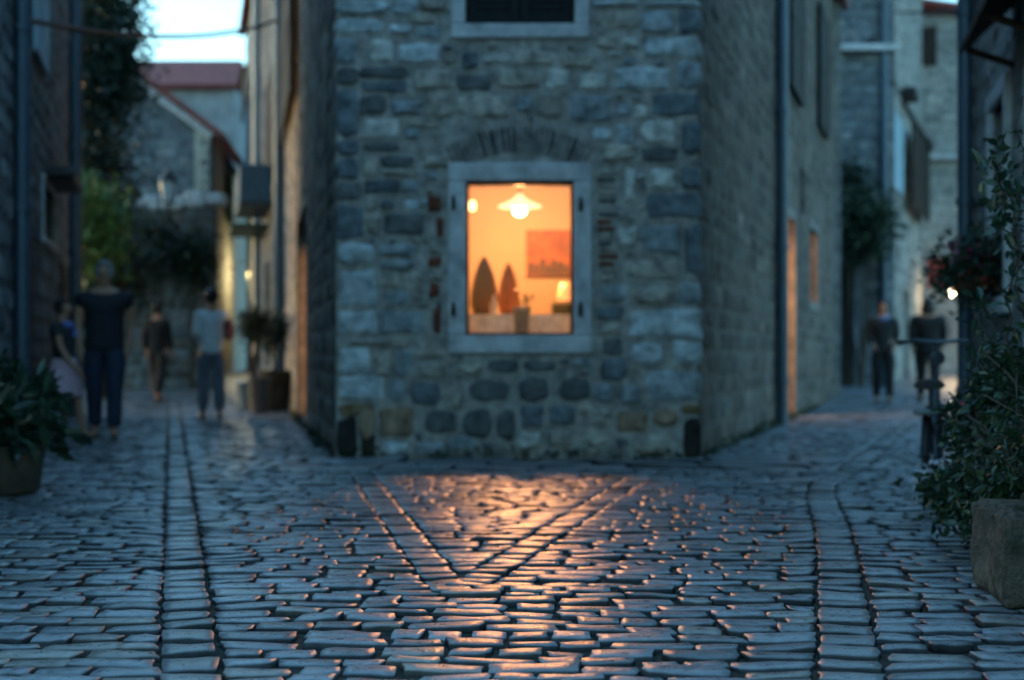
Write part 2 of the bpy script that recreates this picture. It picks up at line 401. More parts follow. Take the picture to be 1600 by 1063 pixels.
# ------------------------------------------------------------------ helpers for houses
def pipe(wall, a, z0, z1, r, parent, mat=M_IRON, off=.09, name='downpipe'):
    mb = MB(); x, y, _ = wall.pt(a, 0, off)
    mb.tube([(x, y, z0), (x, y, z1)], r, 12)
    z = z0+.5
    while z < z1:
        mb.tube([(x, y, z), (x, y, z+.06)], r*1.25, 12)
        c = wall.pt(a, z+.03, off/2); mb.box(c, (.03, off, .03), wall.rot())
        z += 1.6
    return mb.build(name, mat, parent, smooth=False)
def shutter(wall, a0, a1, z0, z1, parent, mat, off=.03, th=.05, open_angle=0):
    mb = MB(); r = wall.rot(); w = a1-a0
    c, s_ = math.cos(-open_angle), math.sin(-open_angle)
    def put(ca, cz, da, dz, dt, ho):
        # local hinge at a0
        la = ca-a0; x = la*c; hh = la*math.sin(open_angle)
        q = wall.pt(a0+x, cz, off+hh+ho); mb.box(q, (da, dt, dz), r-open_angle if False else r-open_angle)
    fr = .07
    put(a0+fr/2, (z0+z1)/2, fr, z1-z0, th, 0); put(a1-fr/2, (z0+z1)/2, fr, z1-z0, th, 0)
    for zz in (z0+fr/2, (z0+z1)/2, z1-fr/2): put((a0+a1)/2, zz, w-2*fr-.004, fr, th, 0)
    n = int((z1-z0)/.06)
    for i in range(n):
        put((a0+a1)/2, z0+fr+(i+.5)*(z1-z0-2*fr)/n, w-2*fr-.004, .045, th*.5, 0)
    return mb.build('shutter', mat, parent)
def surround(wall, a0, a1, z0, z1, w, parent, mat=M_DRESS, proud=.035, dep=.14, sill=True, name='stone_surround'):
    mb = MB(); r = wall.rot(); ho = proud-dep/2; g = .003
    def b(x0, x1, y0, y1, hh=0): mb.box(wall.pt((x0+x1)/2, (y0+y1)/2, ho+hh), (x1-x0, dep, y1-y0), r, bev=.008)
    b(a0-w, a1+w, z1, z1+w); b(a0-w, a0, z0+g, z1-g); b(a1, a1+w, z0+g, z1-g)
    if sill: b(a0-w, a1+w, z0-w, z0, .006)
    return mb.build(name, mat, parent)
def lamp(name, loc, col, power, r=.05):
    L = bpy.data.lights.new(name, 'POINT'); L.color = col; L.energy = power; L.shadow_soft_size = r
    o = bpy.data.objects.new(name, L); COL.objects.link(o); o.location = loc; return o

# ------------------------------------------------------------------ corner house
S = 193.24  # photo pixels per metre on the front wall
fx = lambda px: (px-800)/S+1.42
fz = lambda py: CAMZ+(560-py)/S
CH = thing('corner_house', 'stone corner house with one glowing window between the two lanes', 'house', (0, 11.5, 0))
FR = Wall((-1.42, 11.5), (1.5, 11.5), -.1, 7.2, .42)
WIN = (fx(728), fx(896), fz(524), fz(283)); UP = (fx(727), fx(898), fz(38), fz(38)+1.35)
FR.ops = [WIN, UP]
HAND = """525 0 610 24 l;525 27 600 53 l;612 0 655 24 b;655 0 700 18 w;640 20 682 38 w;605 40 645 54 l;648 40 692 60 b;523 60 558 100 b;574 62 616 98 p;620 68 690 100 l
692 80 715 100 w;525 104 560 133 d;560 104 640 124 d;562 127 640 145 D;645 107 713 143 w;525 138 560 215 D;562 148 606 180 d;610 158 660 180 b;660 147 712 185 w;565 184 625 220 p;630 202 655 218 b;630 185 690 199 w
525 218 562 243 D;565 223 625 238 d;525 247 562 280 D;565 242 590 276 w;592 243 650 262 d;594 265 655 276 w;525 285 566 313 d;570 280 625 302 D;628 279 655 301 b;660 245 700 262 w;525 322 568 375 D;570 306 592 330 w;598 332 665 368 d;572 334 594 368 w
668 305 690 332 r;683 340 692 372 r;668 402 690 418 r;672 442 688 465 r;678 480 690 520 r;672 378 692 398 w;670 422 692 438 w;528 380 586 413 l;590 382 655 402 b;590 405 650 420 b;528 420 590 480 l;595 424 625 450 w;628 424 662 455 w;600 454 640 480 b;644 460 672 482 w
528 485 590 522 l;593 485 662 522 b;528 542 580 584 l;545 528 640 540 w;585 545 612 590 w;616 545 645 588 b;648 532 700 560 w;528 588 602 626 l;606 590 635 626 b;640 598 690 632 D;650 565 700 592 w
560 630 588 690 o;592 635 648 685 o;598 690 640 712 l;646 690 700 712 b;712 567 755 583 w;760 563 812 583 d;816 563 870 580 d;730 592 800 628 d;810 588 858 628 d;872 588 925 626 d;662 640 715 678 d;722 638 770 688 d;700 682 745 702 b;775 640 806 690 d;806 674 846 702 p;855 672 895 700 w;902 668 950 696 w;812 634 850 668 D;858 634 900 664 D;902 626 925 648 w
962 642 1012 674 o;1020 640 1058 666 o;990 680 1046 712 w;922 652 955 664 w;926 600 962 630 b;968 602 1002 632 b;1008 580 1096 626 b;984 535 1038 572 l;1050 532 1096 570 l;980 483 1096 528 l;938 445 980 472 b;986 447 1054 476 w;1060 440 1096 476 b;972 405 1066 436 w;1070 350 1096 432 D;960 356 996 386 p;1002 352 1064 396 b
1008 300 1096 342 D;1014 264 1056 296 p;1062 262 1096 296 D;976 262 992 318 p;1000 188 1058 224 p;1064 192 1096 242 D;1000 228 1060 254 d;1015 145 1096 182 D;962 160 986 183 b;992 165 1012 186 p;960 105 1048 142 l;1058 96 1096 140 b;1004 58 1096 90 l;944 15 996 46 w;1000 16 1056 52 b;1060 14 1096 54 D;926 0 1000 10 l;1003 0 1096 11 l;972 62 996 74 p;950 80 972 90 p;930 56 966 76 w
720 82 748 108 D;752 84 798 98 p;802 78 868 103 w;872 82 930 106 w;712 116 768 142 d;774 108 850 138 w;854 108 890 138 p;905 114 946 140 p;736 150 800 185 w;806 150 834 176 b;838 146 880 186 w;890 150 956 190 b;712 150 732 180 w;925 200 955 220 l;960 195 992 226 b;940 225 995 252 w
930 480 975 500 D;932 504 972 522 w;940 528 972 556 d;700 602 725 640 w;938 560 980 596 D;1064 586 1066 588 d"""
def front_wall():
    rng = np.random.default_rng(11)
    mb = MB(); FR.base(mb, (.33, .315, .29))
    occ = np.zeros((1420//4, 640//4), bool)   # rows from y=-700 .. 720
    def mark(x0, y0, x1, y1, pad=2):
        occ[max(0, int((y0-pad+700)/4)):max(0, int(math.ceil((y1+pad+700)/4))), max(0, int((x0-pad-500)/4)):max(0, int(math.ceil((x1+pad-500)/4)))] = True
    Q = []; C = []; H = []; R = []
    def put(x0, y0, x1, y1, t, h=None, rnd=None, j=1.8):
        c = np.array(PAL[t])*rng.uniform(.88, 1.14)
        q = rectq(fx(x0), fz(y1), fx(x1), fz(y0), j/S, rng); Q.append(q); C.append(c)
        big = (x1-x0)*(y1-y0) > 2200
        H.append(h if h else rng.uniform(.02, .048) if not big else rng.uniform(.022, .036)); R.append(rnd if rnd is not None else (.1 if big and t in 'blD' else (rng.uniform(.6, .95) if y0 > 555 and t in 'dw' else rng.uniform(.2, .6))))
    mark(700, 255, 924, 550, 1); mark(700, -250, 926, 64, 1); mark(655, 192, 935, 262, 0)
    mark(524, 628, 590, 722); mark(1060, 628, 1098, 722)
    for (x0, y0, x1, y1, c_, h_) in ((526, 648, 560, 720, (.026, .024, .021), .02), (562, 655, 588, 720, (.035, .03, .022), .015), (526, 630, 588, 652, (.19, .13, .07), .02), (1066, 650, 1097, 720, (.026, .024, .021), .02), (1063, 630, 1097, 648, (.19, .13, .07), .02)):
        Q.append(rectq(fx(x0), fz(y1), fx(x1), fz(y0), .01, rng)); C.append(np.array(c_)); H.append(h_); R.append(.6)
    for it in HAND.replace('\n', ';').split(';'):
        a = it.split(); x0, y0, x1, y1 = map(float, a[:4])
        mark(x0, y0, x1, y1, 0); put(x0-.5, y0-.5, x1+.5, y1+.5, a[4])
    # thin brick courses right of the window
    for y in range(266, 440, 11):
        if rng.random() < .8:
            x0 = 934+rng.uniform(-2, 3); put(x0, y, x0+rng.uniform(22, 38), y+7, 'r' if rng.random() < .3 else 'd' if rng.random() < .5 else 'w', .02, .3, .8)
    mark(930, 262, 974, 442, 0)
    # relieving arch of thin bricks on edge
    cx, cy, R0, R1 = 812, 420, 178, 226
    for i, a in enumerate(np.linspace(-31, 31, 27)):
        t = math.radians(a); dw = .9*math.pi/180
        def pp(r, ang): return (fx(cx+r*math.sin(ang)), fz(cy-r*math.cos(ang)))
        q = np.array([pp(R0, t-dw), pp(R0, t+dw), pp(R1, t+dw), pp(R1, t-dw)]); Q.append(q)
        dark = i in (6, 8, 10, 11, 12, 19, 23)
        C.append(np.array((.05, .042, .04) if dark else (.2, .19, .18))*rng.uniform(.85, 1.15)); H.append(.008 if dark else .016); R.append(.3)
    # fill what is left
    for size in ((64, 34), (46, 26), (34, 20), (22, 14), (13, 9)):
        for _ in range(2600 if size[0] > 20 else 5000):
            w, h = size[0]*rng.uniform(.8, 1.25), size[1]*rng.uniform(.8, 1.25)
            x, y = rng.uniform(526, 1096-w), rng.uniform(-690, 714-h)
            if occ[int((y+700)/4):int((y+h+700)/4)+1, int((x-500)/4):int((x+w-500)/4)+1].any(): continue
            mark(x, y, x+w, y+h, 0); put(x+.5, y+.5, x+w-.5, y+h-.5, 'bwwbDl'[rng.integers(6)] if y < 560 else 'dDdwD'[rng.integers(5)])
    FR.stones(mb, np.array(Q), np.array(H), np.array(C), nu=9, nv=7, rnd=np.array(R), p=5, nz=.22, sink=.012, rng=rng)
    mb.build('front_wall', M_MAS, CH, smooth=False, origin=(0, 11.5, 0))
front_wall()
# side walls
LW = Wall((-4.2, 26), (-1.42, 11.5), -.1, 7.6, .38); RW = Wall((1.5, 11.5), (6.25, 27.5), -.1, 7.6, .38)
a = LW.a_at
LW.ops = [(a(18.9), a(16.3), .02, 2.6)]
b_ = RW.a_at
RW.ops = [(b_(17.65), b_(19.4), .02, 2.66), (b_(21.7), b_(23.2), 1.68, 2.82), (b_(20.3), b_(21.0), 2.9, 3.55)]
for W_, nm in ((LW, 'side_wall'), (RW, 'side_wall')):
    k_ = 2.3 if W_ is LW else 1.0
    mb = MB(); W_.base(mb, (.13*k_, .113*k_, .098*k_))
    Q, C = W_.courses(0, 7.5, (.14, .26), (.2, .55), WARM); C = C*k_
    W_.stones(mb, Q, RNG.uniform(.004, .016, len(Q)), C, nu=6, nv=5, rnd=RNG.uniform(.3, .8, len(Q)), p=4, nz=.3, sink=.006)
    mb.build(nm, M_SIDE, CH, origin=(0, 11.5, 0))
mb = MB(); BKW = Wall((6.25, 27.5), (-4.2, 26), -.1, 7.6, .3); BKW.base(mb, (.17, .17, .165)); mb.build('back_wall', M_SIDE, CH)
tile_roof('roof', [(-1.6, 11.2), (1.7, 11.2), (6.6, 27.9), (-4.6, 26.4)], [7.62]*4, CH)
# window
wn = surround(FR, *WIN, .145, CH, proud=.03, dep=.10, name='window')
mb = MB(); a0, a1, z0, z1 = WIN; t = .022
for (x0, x1, y0, y1) in ((a0, a1, z0, z0+t), (a0, a1, z1-t, z1), (a0, a0+t, z0+t, z1-t), (a1-t, a1, z0+t, z1-t)):
    mb.box(FR.pt((x0+x1)/2, (y0+y1)/2, -.12), (x1-x0-.002, .05, y1-y0-.002), FR.rot())
mb.build('frame', M_FRAME, wn)
mb = MB(); mb.box(FR.pt((a0+a1)/2, (z0+z1)/2, -.12), (a1-a0-2*t, .006, z1-z0-2*t), FR.rot()); mb.build('pane', M_GLASS, wn)
for (px, py) in ((709, 320), (907, 322), (709, 486), (907, 486)):
    mb = MB(); c = FR.pt(fx(px), fz(py), .045); mb.box(c, (.035, .04, .09), bev=.008); mb.tube([(c[0], c[1]-.02, c[2]-.03), (c[0], c[1]-.02, c[2]+.07)], .012, 8); mb.build('hinge', M_DARKIRON, wn)
up = surround(FR, *UP, .115, CH, proud=.03, dep=.10, name='upper_window')
m_ = (UP[0]+UP[1])/2
for x0, x1 in ((UP[0]+.01, m_-.006), (m_+.006, UP[1]-.01)): 
    s = shutter(FR, x0, x1, UP[2]+.015, UP[3]-.01, up, M_SHUT, off=-.1)
mb = MB(); mb.box(FR.pt(m_, (UP[2]+UP[3])/2, -.25), (UP[1]-UP[0]-.01, .02, UP[3]-UP[2]-.01)); mb.build('backing_board', M_SHUT, up)
# side details
pipe(RW, RW.a_at(17.05), 0, 7.5, .075, CH); pipe(LW, LW.a_at(24.6), 0, 7.5, .11, CH)
for (y0, y1, z0, z1) in ((18.4, 20.1, 4.35, 6.3), (23.0, 24.8, 4.6, 6.6)): shutter(RW, RW.a_at(y0), RW.a_at(y1), z0, z1, CH, M_SHUT, off=.06)
shutter(LW, LW.a_at(24.0), LW.a_at(18.6), 4.35, 6.4, CH, M_SHUT, off=.10)
for W_, o in ((RW, RW.ops[0]), (RW, RW.ops[1]), (LW, LW.ops[0])):
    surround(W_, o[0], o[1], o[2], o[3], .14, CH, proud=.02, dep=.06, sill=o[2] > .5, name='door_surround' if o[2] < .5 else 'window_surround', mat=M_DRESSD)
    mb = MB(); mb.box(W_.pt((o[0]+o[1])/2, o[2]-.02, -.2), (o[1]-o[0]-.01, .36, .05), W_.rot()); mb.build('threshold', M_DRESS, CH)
# small iron-barred opening high on the right side
mb = MB(); o = RW.ops[2]; mb.box(RW.pt((o[0]+o[1])/2, (o[2]+o[3])/2, -.2), (o[1]-o[0]-.01, .03, o[3]-o[2]-.01), RW.rot()); mb.build('shutter_panel', M_SHUT, CH)
# interior room behind the window
mb = MB(); x0, x1, y0, y1, z0, z1 = -1.15, 1.25, 11.93, 14.55, .15, 2.95
c8 = [(x, y, z) for z in (z0, z1) for y in (y0, y1) for x in (x0, x1)]
mb.add(c8, [(0, 1, 3, 2), (4, 6, 7, 5), (2, 3, 7, 6), (0, 2, 6, 4), (1, 5, 7, 3)])
mb.build('interior_room', M_CREAM, CH)
# the two hallways: a partition each so light stays in its room
mb = MB()
mb.quad((-.35, 15.5, 0), (-.35, 25.9, 0), (-.35, 25.9, 2.95), (-.35, 15.5, 2.95)); mb.quad((-1.7, 15.5, 2.95), (2.2, 15.5, 2.95), (5.3, 26.2, 2.95), (-3.7, 25.7, 2.95))
mb.quad((-1.8, 15.5, 0), (2.3, 15.5, 0), (2.3, 15.5, 2.95), (-1.8, 15.5, 2.95)); mb.build('partition', M_CREAM, CH)
WARMC = (1.0, .41, .145)
LIGHTS = dict(room=12.0, hall=8.0)
def hall(wall, y, inset, z, pw):
    x, yy, zz = wall.pt(wall.a_at(y), z, -.38-inset); return lamp('hall_light', (x, yy, zz), WARMC, pw, .06)
def jamb_spot(wall, y0, y1, z, zt, pw, ang):  # unseen spots added to brighten the far jambs with little spill
    L = bpy.data.lights.new('jamb_spot', 'SPOT'); L.color = (1, .53, .24); L.energy = pw; L.spot_size = math.radians(ang); L.spot_blend = .4; L.shadow_soft_size = .05
    o = bpy.data.objects.new('jamb_spot', L); COL.objects.link(o); o.location = wall.pt(wall.a_at(y0), z, -.55)
    d = Vector(wall.pt(wall.a_at(y1), zt, -.22))-Vector(o.location); o.rotation_euler = d.to_track_quat('-Z', 'Y').to_euler()
hall(RW, 18.7, .3, 2.2, LIGHTS['hall']*.35)
jamb_spot(RW, 17.8, 19.4, 1.6, 1.2, 14, 85); jamb_spot(RW, 21.7, 23.2, 2.3, 2.2, 4, 50); jamb_spot(LW, 16.7, 18.9, 1.5, 1.2, 7, 56)

def leaves(mb, C, size, rng, detail=False, up=.3, aspect=.5, outward=None):
    """C (N,3) centres; a folded leaf at each"""
    C = np.asarray(C); N = len(C); s = size*rng.uniform(.4, 1.5, N)
    d = rng.normal(size=(N, 3)); 
    if outward is not None: d = d*.8+outward
    d[:, 2] += up*rng.normal(size=N)-.15
    d /= np.linalg.norm(d, axis=1)[:, None]+1e-9
    r = rng.normal(size=(N, 3)); w = np.cross(d, r); w /= np.linalg.norm(w, axis=1)[:, None]+1e-9; n = np.cross(w, d)
    S = s[:, None]
    if not detail:
        tpl = [(0, 0, 0), (.5, -aspect/2, .1), (1, 0, 0), (.5, aspect/2, .1)]; fc = [(0, 1, 2), (0, 2, 3)]
    else:
        a = aspect/2; tpl = [(0, 0, 0), (.28, -a*.8, .07), (.62, -a*.85, .07), (1, 0, -.08), (.62, a*.85, .07), (.28, a*.8, .07), (.28, 0, 0), (.62, 0, -.01)]
        fc = [(0, 1, 6), (0, 6, 5), (1, 2, 7, 6), (6, 7, 4, 5), (2, 3, 7), (7, 3, 4)]
    V = np.stack([C+S*(d*t[0]+w*t[1]+n*t[2]) for t in tpl], 1); m = len(tpl)
    f = [tuple(i*m+k for k in q) for i in range(N) for q in fc]
    col = np.repeat(rng.random((N, 1)), m, 0)*np.ones((1, 3)); mb.add(V.reshape(-1, 3), f, col)
# ------------------------------------------------------------------ things in the lit room
def disc_lamp():
    c = P(812, 322, 13.5); t = thing('pendant_lamp', 'bright white pendant lamp hanging in the glowing room', 'lamp', c)
    mb = MB(); mb.lathe([(.21, -.01), (.20, 0), (.09, .05), (.035, .09), (.03, .11), (.0, .11)], c, 28); mb.lathe([(.20, -.012), (.085, .035), (.03, .08)], c, 28)
    mb.build('lamp_shade', mat_emit('lamp_shade_glow', (1, .66, .32), .07), t, smooth=True)
    mb = MB(); mb.lathe([(0, -.10), (.045, -.085), (.065, -.045), (.05, -.005), (.025, .02), (0, .02)], c, 20); mb.build('bulb', mat_emit('bulb_glow', (1, .78, .45), .9), t, smooth=True)
    mb = MB(); mb.tube([(c.x, c.y, c.z+.11), (c.x, c.y, 2.95)], .008, 6); mb.build('cord', M_DARKIRON, t)
    L = lamp('pendant_light', (c.x, c.y, c.z-.16), WARMC, LIGHTS['room'], .11)
disc_lamp()
M_RED = mat_plain('dark_red_weave', (.12, .010, .003), .8, scale=40, var=.5)
M_RED2 = mat_plain('rust_weave', (.24, .04, .008), .8, scale=40, var=.5)
for (px, y0, y1, d, w, lab, mt) in ((757, 400, 492, 12.7, 44, 'taller dark red cone standing on the table behind the window', M_RED), (795, 410, 492, 13.1, 34, 'shorter rust coloured cone right of the dark red cone', M_RED2)):
    b = P(px, y1, d); top = P(px, y0, d).z; r = w/2/F*d; h = top-b.z
    t = thing('cone_ornament', lab, 'ornament', b, 'cone shaped ornaments in the window')
    mb = MB(); mb.lathe([(r*.8, 0), (r, h*.18), (r*.97, h*.35), (r*.72, h*.65), (r*.42, h*.86), (r*.15, h*.97), (0, h)], b, 18); mb.build('cone', mt, t, smooth=True)
    mb = MB(); mb.lathe([(r*.6, -.03), (r*.6, 0), (r*.3, 0.003)], b, 14); mb.build('foot', M_WOOD, t)
def table():
    z = CAMZ+(560-494)/F*12.8; o = (0, 12.6, 0); t = thing('table', 'white topped table just inside the glowing window', 'table', o)
    mb = MB(); mb.box((-.03, 12.75, z-.02), (1.2, .9, .04), bev=.01); mb.build('tabletop', mat_plain('white_cloth', (.8, .72, .6), .8), t)
    for sx in (-.55, .5):
        for sy in (12.36, 13.14): mb = MB(); mb.box((sx, sy, (z-.04+.15)/2), (.06, .06, z-.04-.15), bev=.005); mb.build('leg', M_WOOD, t)
    mb = MB(); mb.box((-.03, 12.29, z-.12), (1.22, .012, .24), bev=.004); mb.build('cloth_front', MATS['white_cloth'], t)
    return z
TZ = table()
b = P(815, 514, 11.79); b.z = WIN[2]+.003
mb = MB(); mb.lathe([(.05, 0), (.055, .01), (.07, .19), (.078, .195), (.078, .235), (.068, .235), (.06, .16), (0, .16)], b, 20)
tag(mb.build('flower_pot', mat_plain('grey_ceramic', (.2, .17, .17), .5), smooth=True, origin=b), 'grey pot standing on the sill in the middle of the lit window', 'pot')
rs = np.random.default_rng(77); pz = thing('sprig', 'small sprig growing from the grey pot in the lit window', 'plant', (b.x, b.y, b.z+.16))
mb = MB(); tips = [(b.x+rs.uniform(-.06, .07), b.y+rs.uniform(-.04, .04), b.z+rs.uniform(.26, .38)) for _ in range(9)]
for q in tips: mb.tube([(b.x, b.y, b.z+.15), ((b.x+q[0])/2, b.y, b.z+.24), q], [.004, .003, .002], 5)
mb.build('stem', M_BARK, pz); mb = MB(); leaves(mb, np.repeat(np.array(tips), 4, 0)+rs.normal(size=(36, 3))*.012, .035, rs, True); mb.build('foliage', M_LEAFL, pz)
b = P(772, 492, 12.4); b.z = TZ
mb = MB(); mb.lathe([(.03, 0), (.034, .01), (.03, .10), (.015, .13), (.013, .17), (0, .17)], b, 14)
tag(mb.build('bottle', mat_plain('cream_ceramic', (.75, .65, .5), .4), smooth=True, origin=b), 'small cream bottle on the table beside the dark red cone', 'bottle')
def chair():
    b = P(880, 500, 13.4); t = thing('chair', 'dark wooden chair at the right side of the lit room', 'chair', (b.x, b.y, .15)); zt = CAMZ+(560-472)/F*13.4; zb = CAMZ+(560-520)/F*13.4
    mb = MB(); mb.box((b.x+.04, b.y, (zt+zb)/2), (.30, .05, zt-zb), bev=.02); mb.build('backrest', M_WOOD, t)
    mb = MB(); mb.box((b.x+.04, b.y+.22, .60), (.36, .4, .05), bev=.015); mb.build('seat', M_WOOD, t)
    for sx in (-.11, .19):
        for sy in (0, .4): mb = MB(); mb.box((b.x+sx, b.y+sy, .36), (.035, .035, .42)); mb.build('leg', M_WOOD, t)
    for sx in (-.11, .19): mb = MB(); mb.box((b.x+sx, b.y, (.60+zb)/2), (.03, .03, zb-.63)); mb.build('back_post', M_WOOD, t)
chair()
c = P(884, 478, 13.3); t = thing('table_lamp', 'cream table lamp at the right edge of the lit window', 'lamp', (c.x, c.y, .15))
mb = MB(); mb.lathe([(.07, -.02), (.085, 0), (.05, .14), (.045, .14)], P(884, 466, 13.3), 16); mb.build('lamp_shade', mat_emit('table_lamp_glow', (1, .5, .2), .022), t, smooth=True)
mb = MB(); mb.lathe([(.15, .15-c.z), (.14, .18-c.z), (.015, .2-c.z), (.015, .0), (0, .05)], c, 12); mb.build('stem', M_DARKIRON, t)
def picture():
    a = P(822, 432, 14.51); bb = P(893, 360, 14.51); w = bb.x-a.x; h = bb.z-a.z; c = (a+bb)/2
    t = thing('wall_picture', 'rust red picture hanging on the back wall of the lit room', 'picture', c)
    mb = MB(); mb.box(c, (w, .03, h)); mb.build('canvas', mat_plain('rust_canvas', (.17, .04, .009), .8, scale=9, var=.7), t)
    mb = MB()
    for i in range(7):
        x = a.x+w*(.1+.13*i); hh = h*random.uniform(.2, .45); mb.box((x, c.y-.019, a.z+hh/2+.01), (w*.1, .006, hh), bev=.002)
    mb.build('dark_print', mat_plain('brown_ink', (.02, .006, .002), .8), t)
    mi = mat_plain('cream_ink', (.8, .6, .4), .8)
    for i in range(2):
        mb = MB(); mb.lathe([(0, -.05), (.05, -.04), (.06, .0), (.035, .05), (0, .06)], (a.x+w*(.35+.5*i), c.y-.024, a.z+h*.2), 16)
        o_ = mb.build('pale_print', mi, t, smooth=True)
        for v_ in o_.data.vertices: v_.co.y = (v_.co.y-(-.024))*.08-.0245
picture()
c = P(738, 322, 14.3); t = thing('wall_lamp', 'small bright wall lamp at the left edge of the window', 'lamp', c)
mb = MB(); mb.lathe([(.015, -.05), (.03, -.04), (.035, .03), (.02, .05)], c, 14); mb.build('lamp_shade', mat_emit('wall_lamp_glow', (1, .66, .3), .12), t, smooth=True)
mb = MB(); mb.tube([(c.x, c.y, c.z), (c.x-.25, c.y+.05, c.z-.05), (-1.14, c.y+.1, c.z-.05)], .012, 6); mb.build('bracket', M_DARKIRON, t)

# ------------------------------------------------------------------ house on the near left
def simple_house(name, label, wall, pal, basecol, depth, hr=(.16, .3), wr=(.25, .6), mat=M_SIDE, stones=True, zmax=None, roof=True, n=(6, 4)):
    o = thing(name, label, 'house', (*wall.pt(wall.L/2, 0)[:2], 0))
    mb = MB(); wall.base(mb, basecol)
    if stones:
        Q, C = wall.courses(wall.z0+.1, zmax or wall.z1-.05, hr, wr, pal)
        wall.stones(mb, Q, RNG.uniform(.01, .026, len(Q)), C, nu=n[0], nv=n[1], rnd=RNG.uniform(.3, .7, len(Q)), p=4, nz=.25, sink=.01)
    mb.build('facade', mat, o)
    mb = MB(); A = np.array(wall.pt(0, 0)[:2]); B = np.array(wall.pt(wall.L, 0)[:2]); nn = wall.n*-depth; e = wall.n*-.002
    for p, q in ((B+e, B+nn), (B+nn, A+nn), (A+nn, A+e)): mb.quad((*p, wall.z0), (*q, wall.z0), (*q, wall.z1), (*p, wall.z1), basecol)
    mb.build('rear_walls', mat, o)
    if roof:
        A2, B2 = A+wall.n*.25-wall.u*.2, B+wall.n*.25+wall.u*.2
        tile_roof('roof', [tuple(A2), tuple(B2), tuple(B2+nn*1.1), tuple(A2+nn*1.1)], [wall.z1+.01]*2+[wall.z1+1.2]*2, o)
    return o
NL = Wall((lwall(4.5), 4.5), (lwall(20), 20), -.1, 7.4, .4)
NL.ops = [(NL.a_at(15.6), NL.a_at(17.2), 2.15, 2.75)]
LH = simple_house('stone_house', 'grey stone house along the left edge behind the planter', NL, [(.17, .185, .19), (.13, .145, .155), (.2, .205, .205)], (.155, .165, .168), 5, mat=M_SIDE)
pipe(NL, NL.a_at(12.6), 0, 7.3, .07, LH); pipe(NL, NL.a_at(19.7), 0, 7.3, .09, LH, M_IRON)
o = NL.ops[0]; surround(NL, *o, .08, LH, name='window_surround', proud=.03, dep=.06)
mb = MB(); mb.box(NL.pt((o[0]+o[1])/2, (o[2]+o[3])/2, -.2), (o[1]-o[0]-.01, .03, o[3]-o[2]-.01), NL.rot()); mb.build('window_board', M_SHUT, LH)
mb = MB(); x, y, z = NL.pt(NL.a_at(16.5), 2.86, .16); mb.box((x, y, z), (1.6, .34, .12), NL.rot(), bev=.03); mb.build('window_hood', M_DARKIRON, LH)
for yy in (14.0, 18.3):
    mb = MB(); mb.box(NL.pt(NL.a_at(yy), 1.0, .012), (.9, .03, 2.0), NL.rot(), bev=.005); mb.build('door', M_WOOD if yy < 15 else M_SHUT, LH)
shutter(NL, NL.a_at(14.3), NL.a_at(15.6), 3.9, 5.6, LH, M_SHUTBL, off=.05)

# ------------------------------------------------------------------ house on the near right
NR = Wall((rwall(12.4), 12.4), (rwall(2.5), 2.5), -.1, 7.0, .4)
NR.ops = [(NR.a_at(10.95), NR.a_at(10.1), 1.25, 2.7), (NR.a_at(9.0), NR.a_at(8.0), .05, 2.55)]
RH = simple_house('stone_house', 'grey stone house behind the climbing plant at the right edge', NR, [(.24, .24, .235), (.19, .2, .2), (.28, .275, .26)], (.23, .23, .225), 5, mat=M_SIDE)
pipe(NR, NR.a_at(12.05), 0, 6.9, .062, RH, M_IRON, off=.10)
for i, o in enumerate(NR.ops):
    surround(NR, *o, .13, RH, name='window_surround' if i == 0 else 'door_surround', proud=.045, dep=.12, sill=i == 0, mat=M_DRESS)
    mb = MB(); mb.box(NR.pt((o[0]+o[1])/2, (o[2]+o[3])/2, -.2), (o[1]-o[0]-.01, .04, o[3]-o[2]-.01), NR.rot()); mb.build('window_board' if i == 0 else 'door', M_SHUT if i == 0 else mat_wood('blue_grey_door', (.10, .14, .17)), RH)
mb = MB()
p0 = NR.pt(NR.a_at(9.9), 3.25, 0); p1 = NR.pt(NR.a_at(7.6), 3.25, 0); q0 = NR.pt(NR.a_at(9.9), 2.92, .36); q1 = NR.pt(NR.a_at(7.6), 2.92, .36)
lift = lambda p, k: (p[0], p[1], p[2]+k)
mb.add([p0, p1, q1, q0, lift(p0, .05), lift(p1, .05), lift(q1, .05), lift(q0, .05)], [(0, 1, 2, 3), (7, 6, 5, 4), (0, 4, 5, 1), (1, 5, 6, 2), (2, 6, 7, 3), (3, 7, 4, 0)])
for yy in (9.7, 8.7, 7.8): mb.tube([NR.pt(NR.a_at(yy), 2.8, .02), NR.pt(NR.a_at(yy), 2.92, .33)], .025, 6)
mb.build('door_canopy', M_WOOD, RH)

# ------------------------------------------------------------------ left lane, further back
TH = Wall((-8.4, 45), (-4.22, 26.3), -.1, 11.0, .4); TH.ops = [(TH.a_at(33.2), TH.a_at(31.2), .6, 3.0)]
T_ = simple_house('tall_house', 'tall pale house beyond the corner house on the left lane', TH, [(.14, .165, .18), (.12, .145, .16), (.165, .18, .185)], (.14, .16, .175), 6, (.25, .4), (.4, .8), zmax=10.8)
pipe(TH, TH.a_at(34.6), .3, 10.8, .10, T_, M_PIPE2, off=.15)
shutter(TH, TH.a_at(31.6), TH.a_at(26.9), 4.75, 6.75, T_, M_SHUT, off=.06)
shutter(TH, TH.a_at(43), TH.a_at(39.5), 7.9, 9.0, T_, M_SHUT, off=.2)
mb = MB(); mb.box(TH.pt(TH.a_at(31.5), 4.45, .35), (3.6, .7, .8), TH.rot(), bev=.03); mb.build('balcony', mat_plain('pale_concrete', (.09, .12, .14), .85), T_)
mb = MB(); mb.box(TH.pt(TH.a_at(33), 3.75, .4), (3.2, .8, .06), TH.rot(), bev=.01); mb.build('awning', mat_plain('green_canvas', (.03, .09, .06), .8), T_)
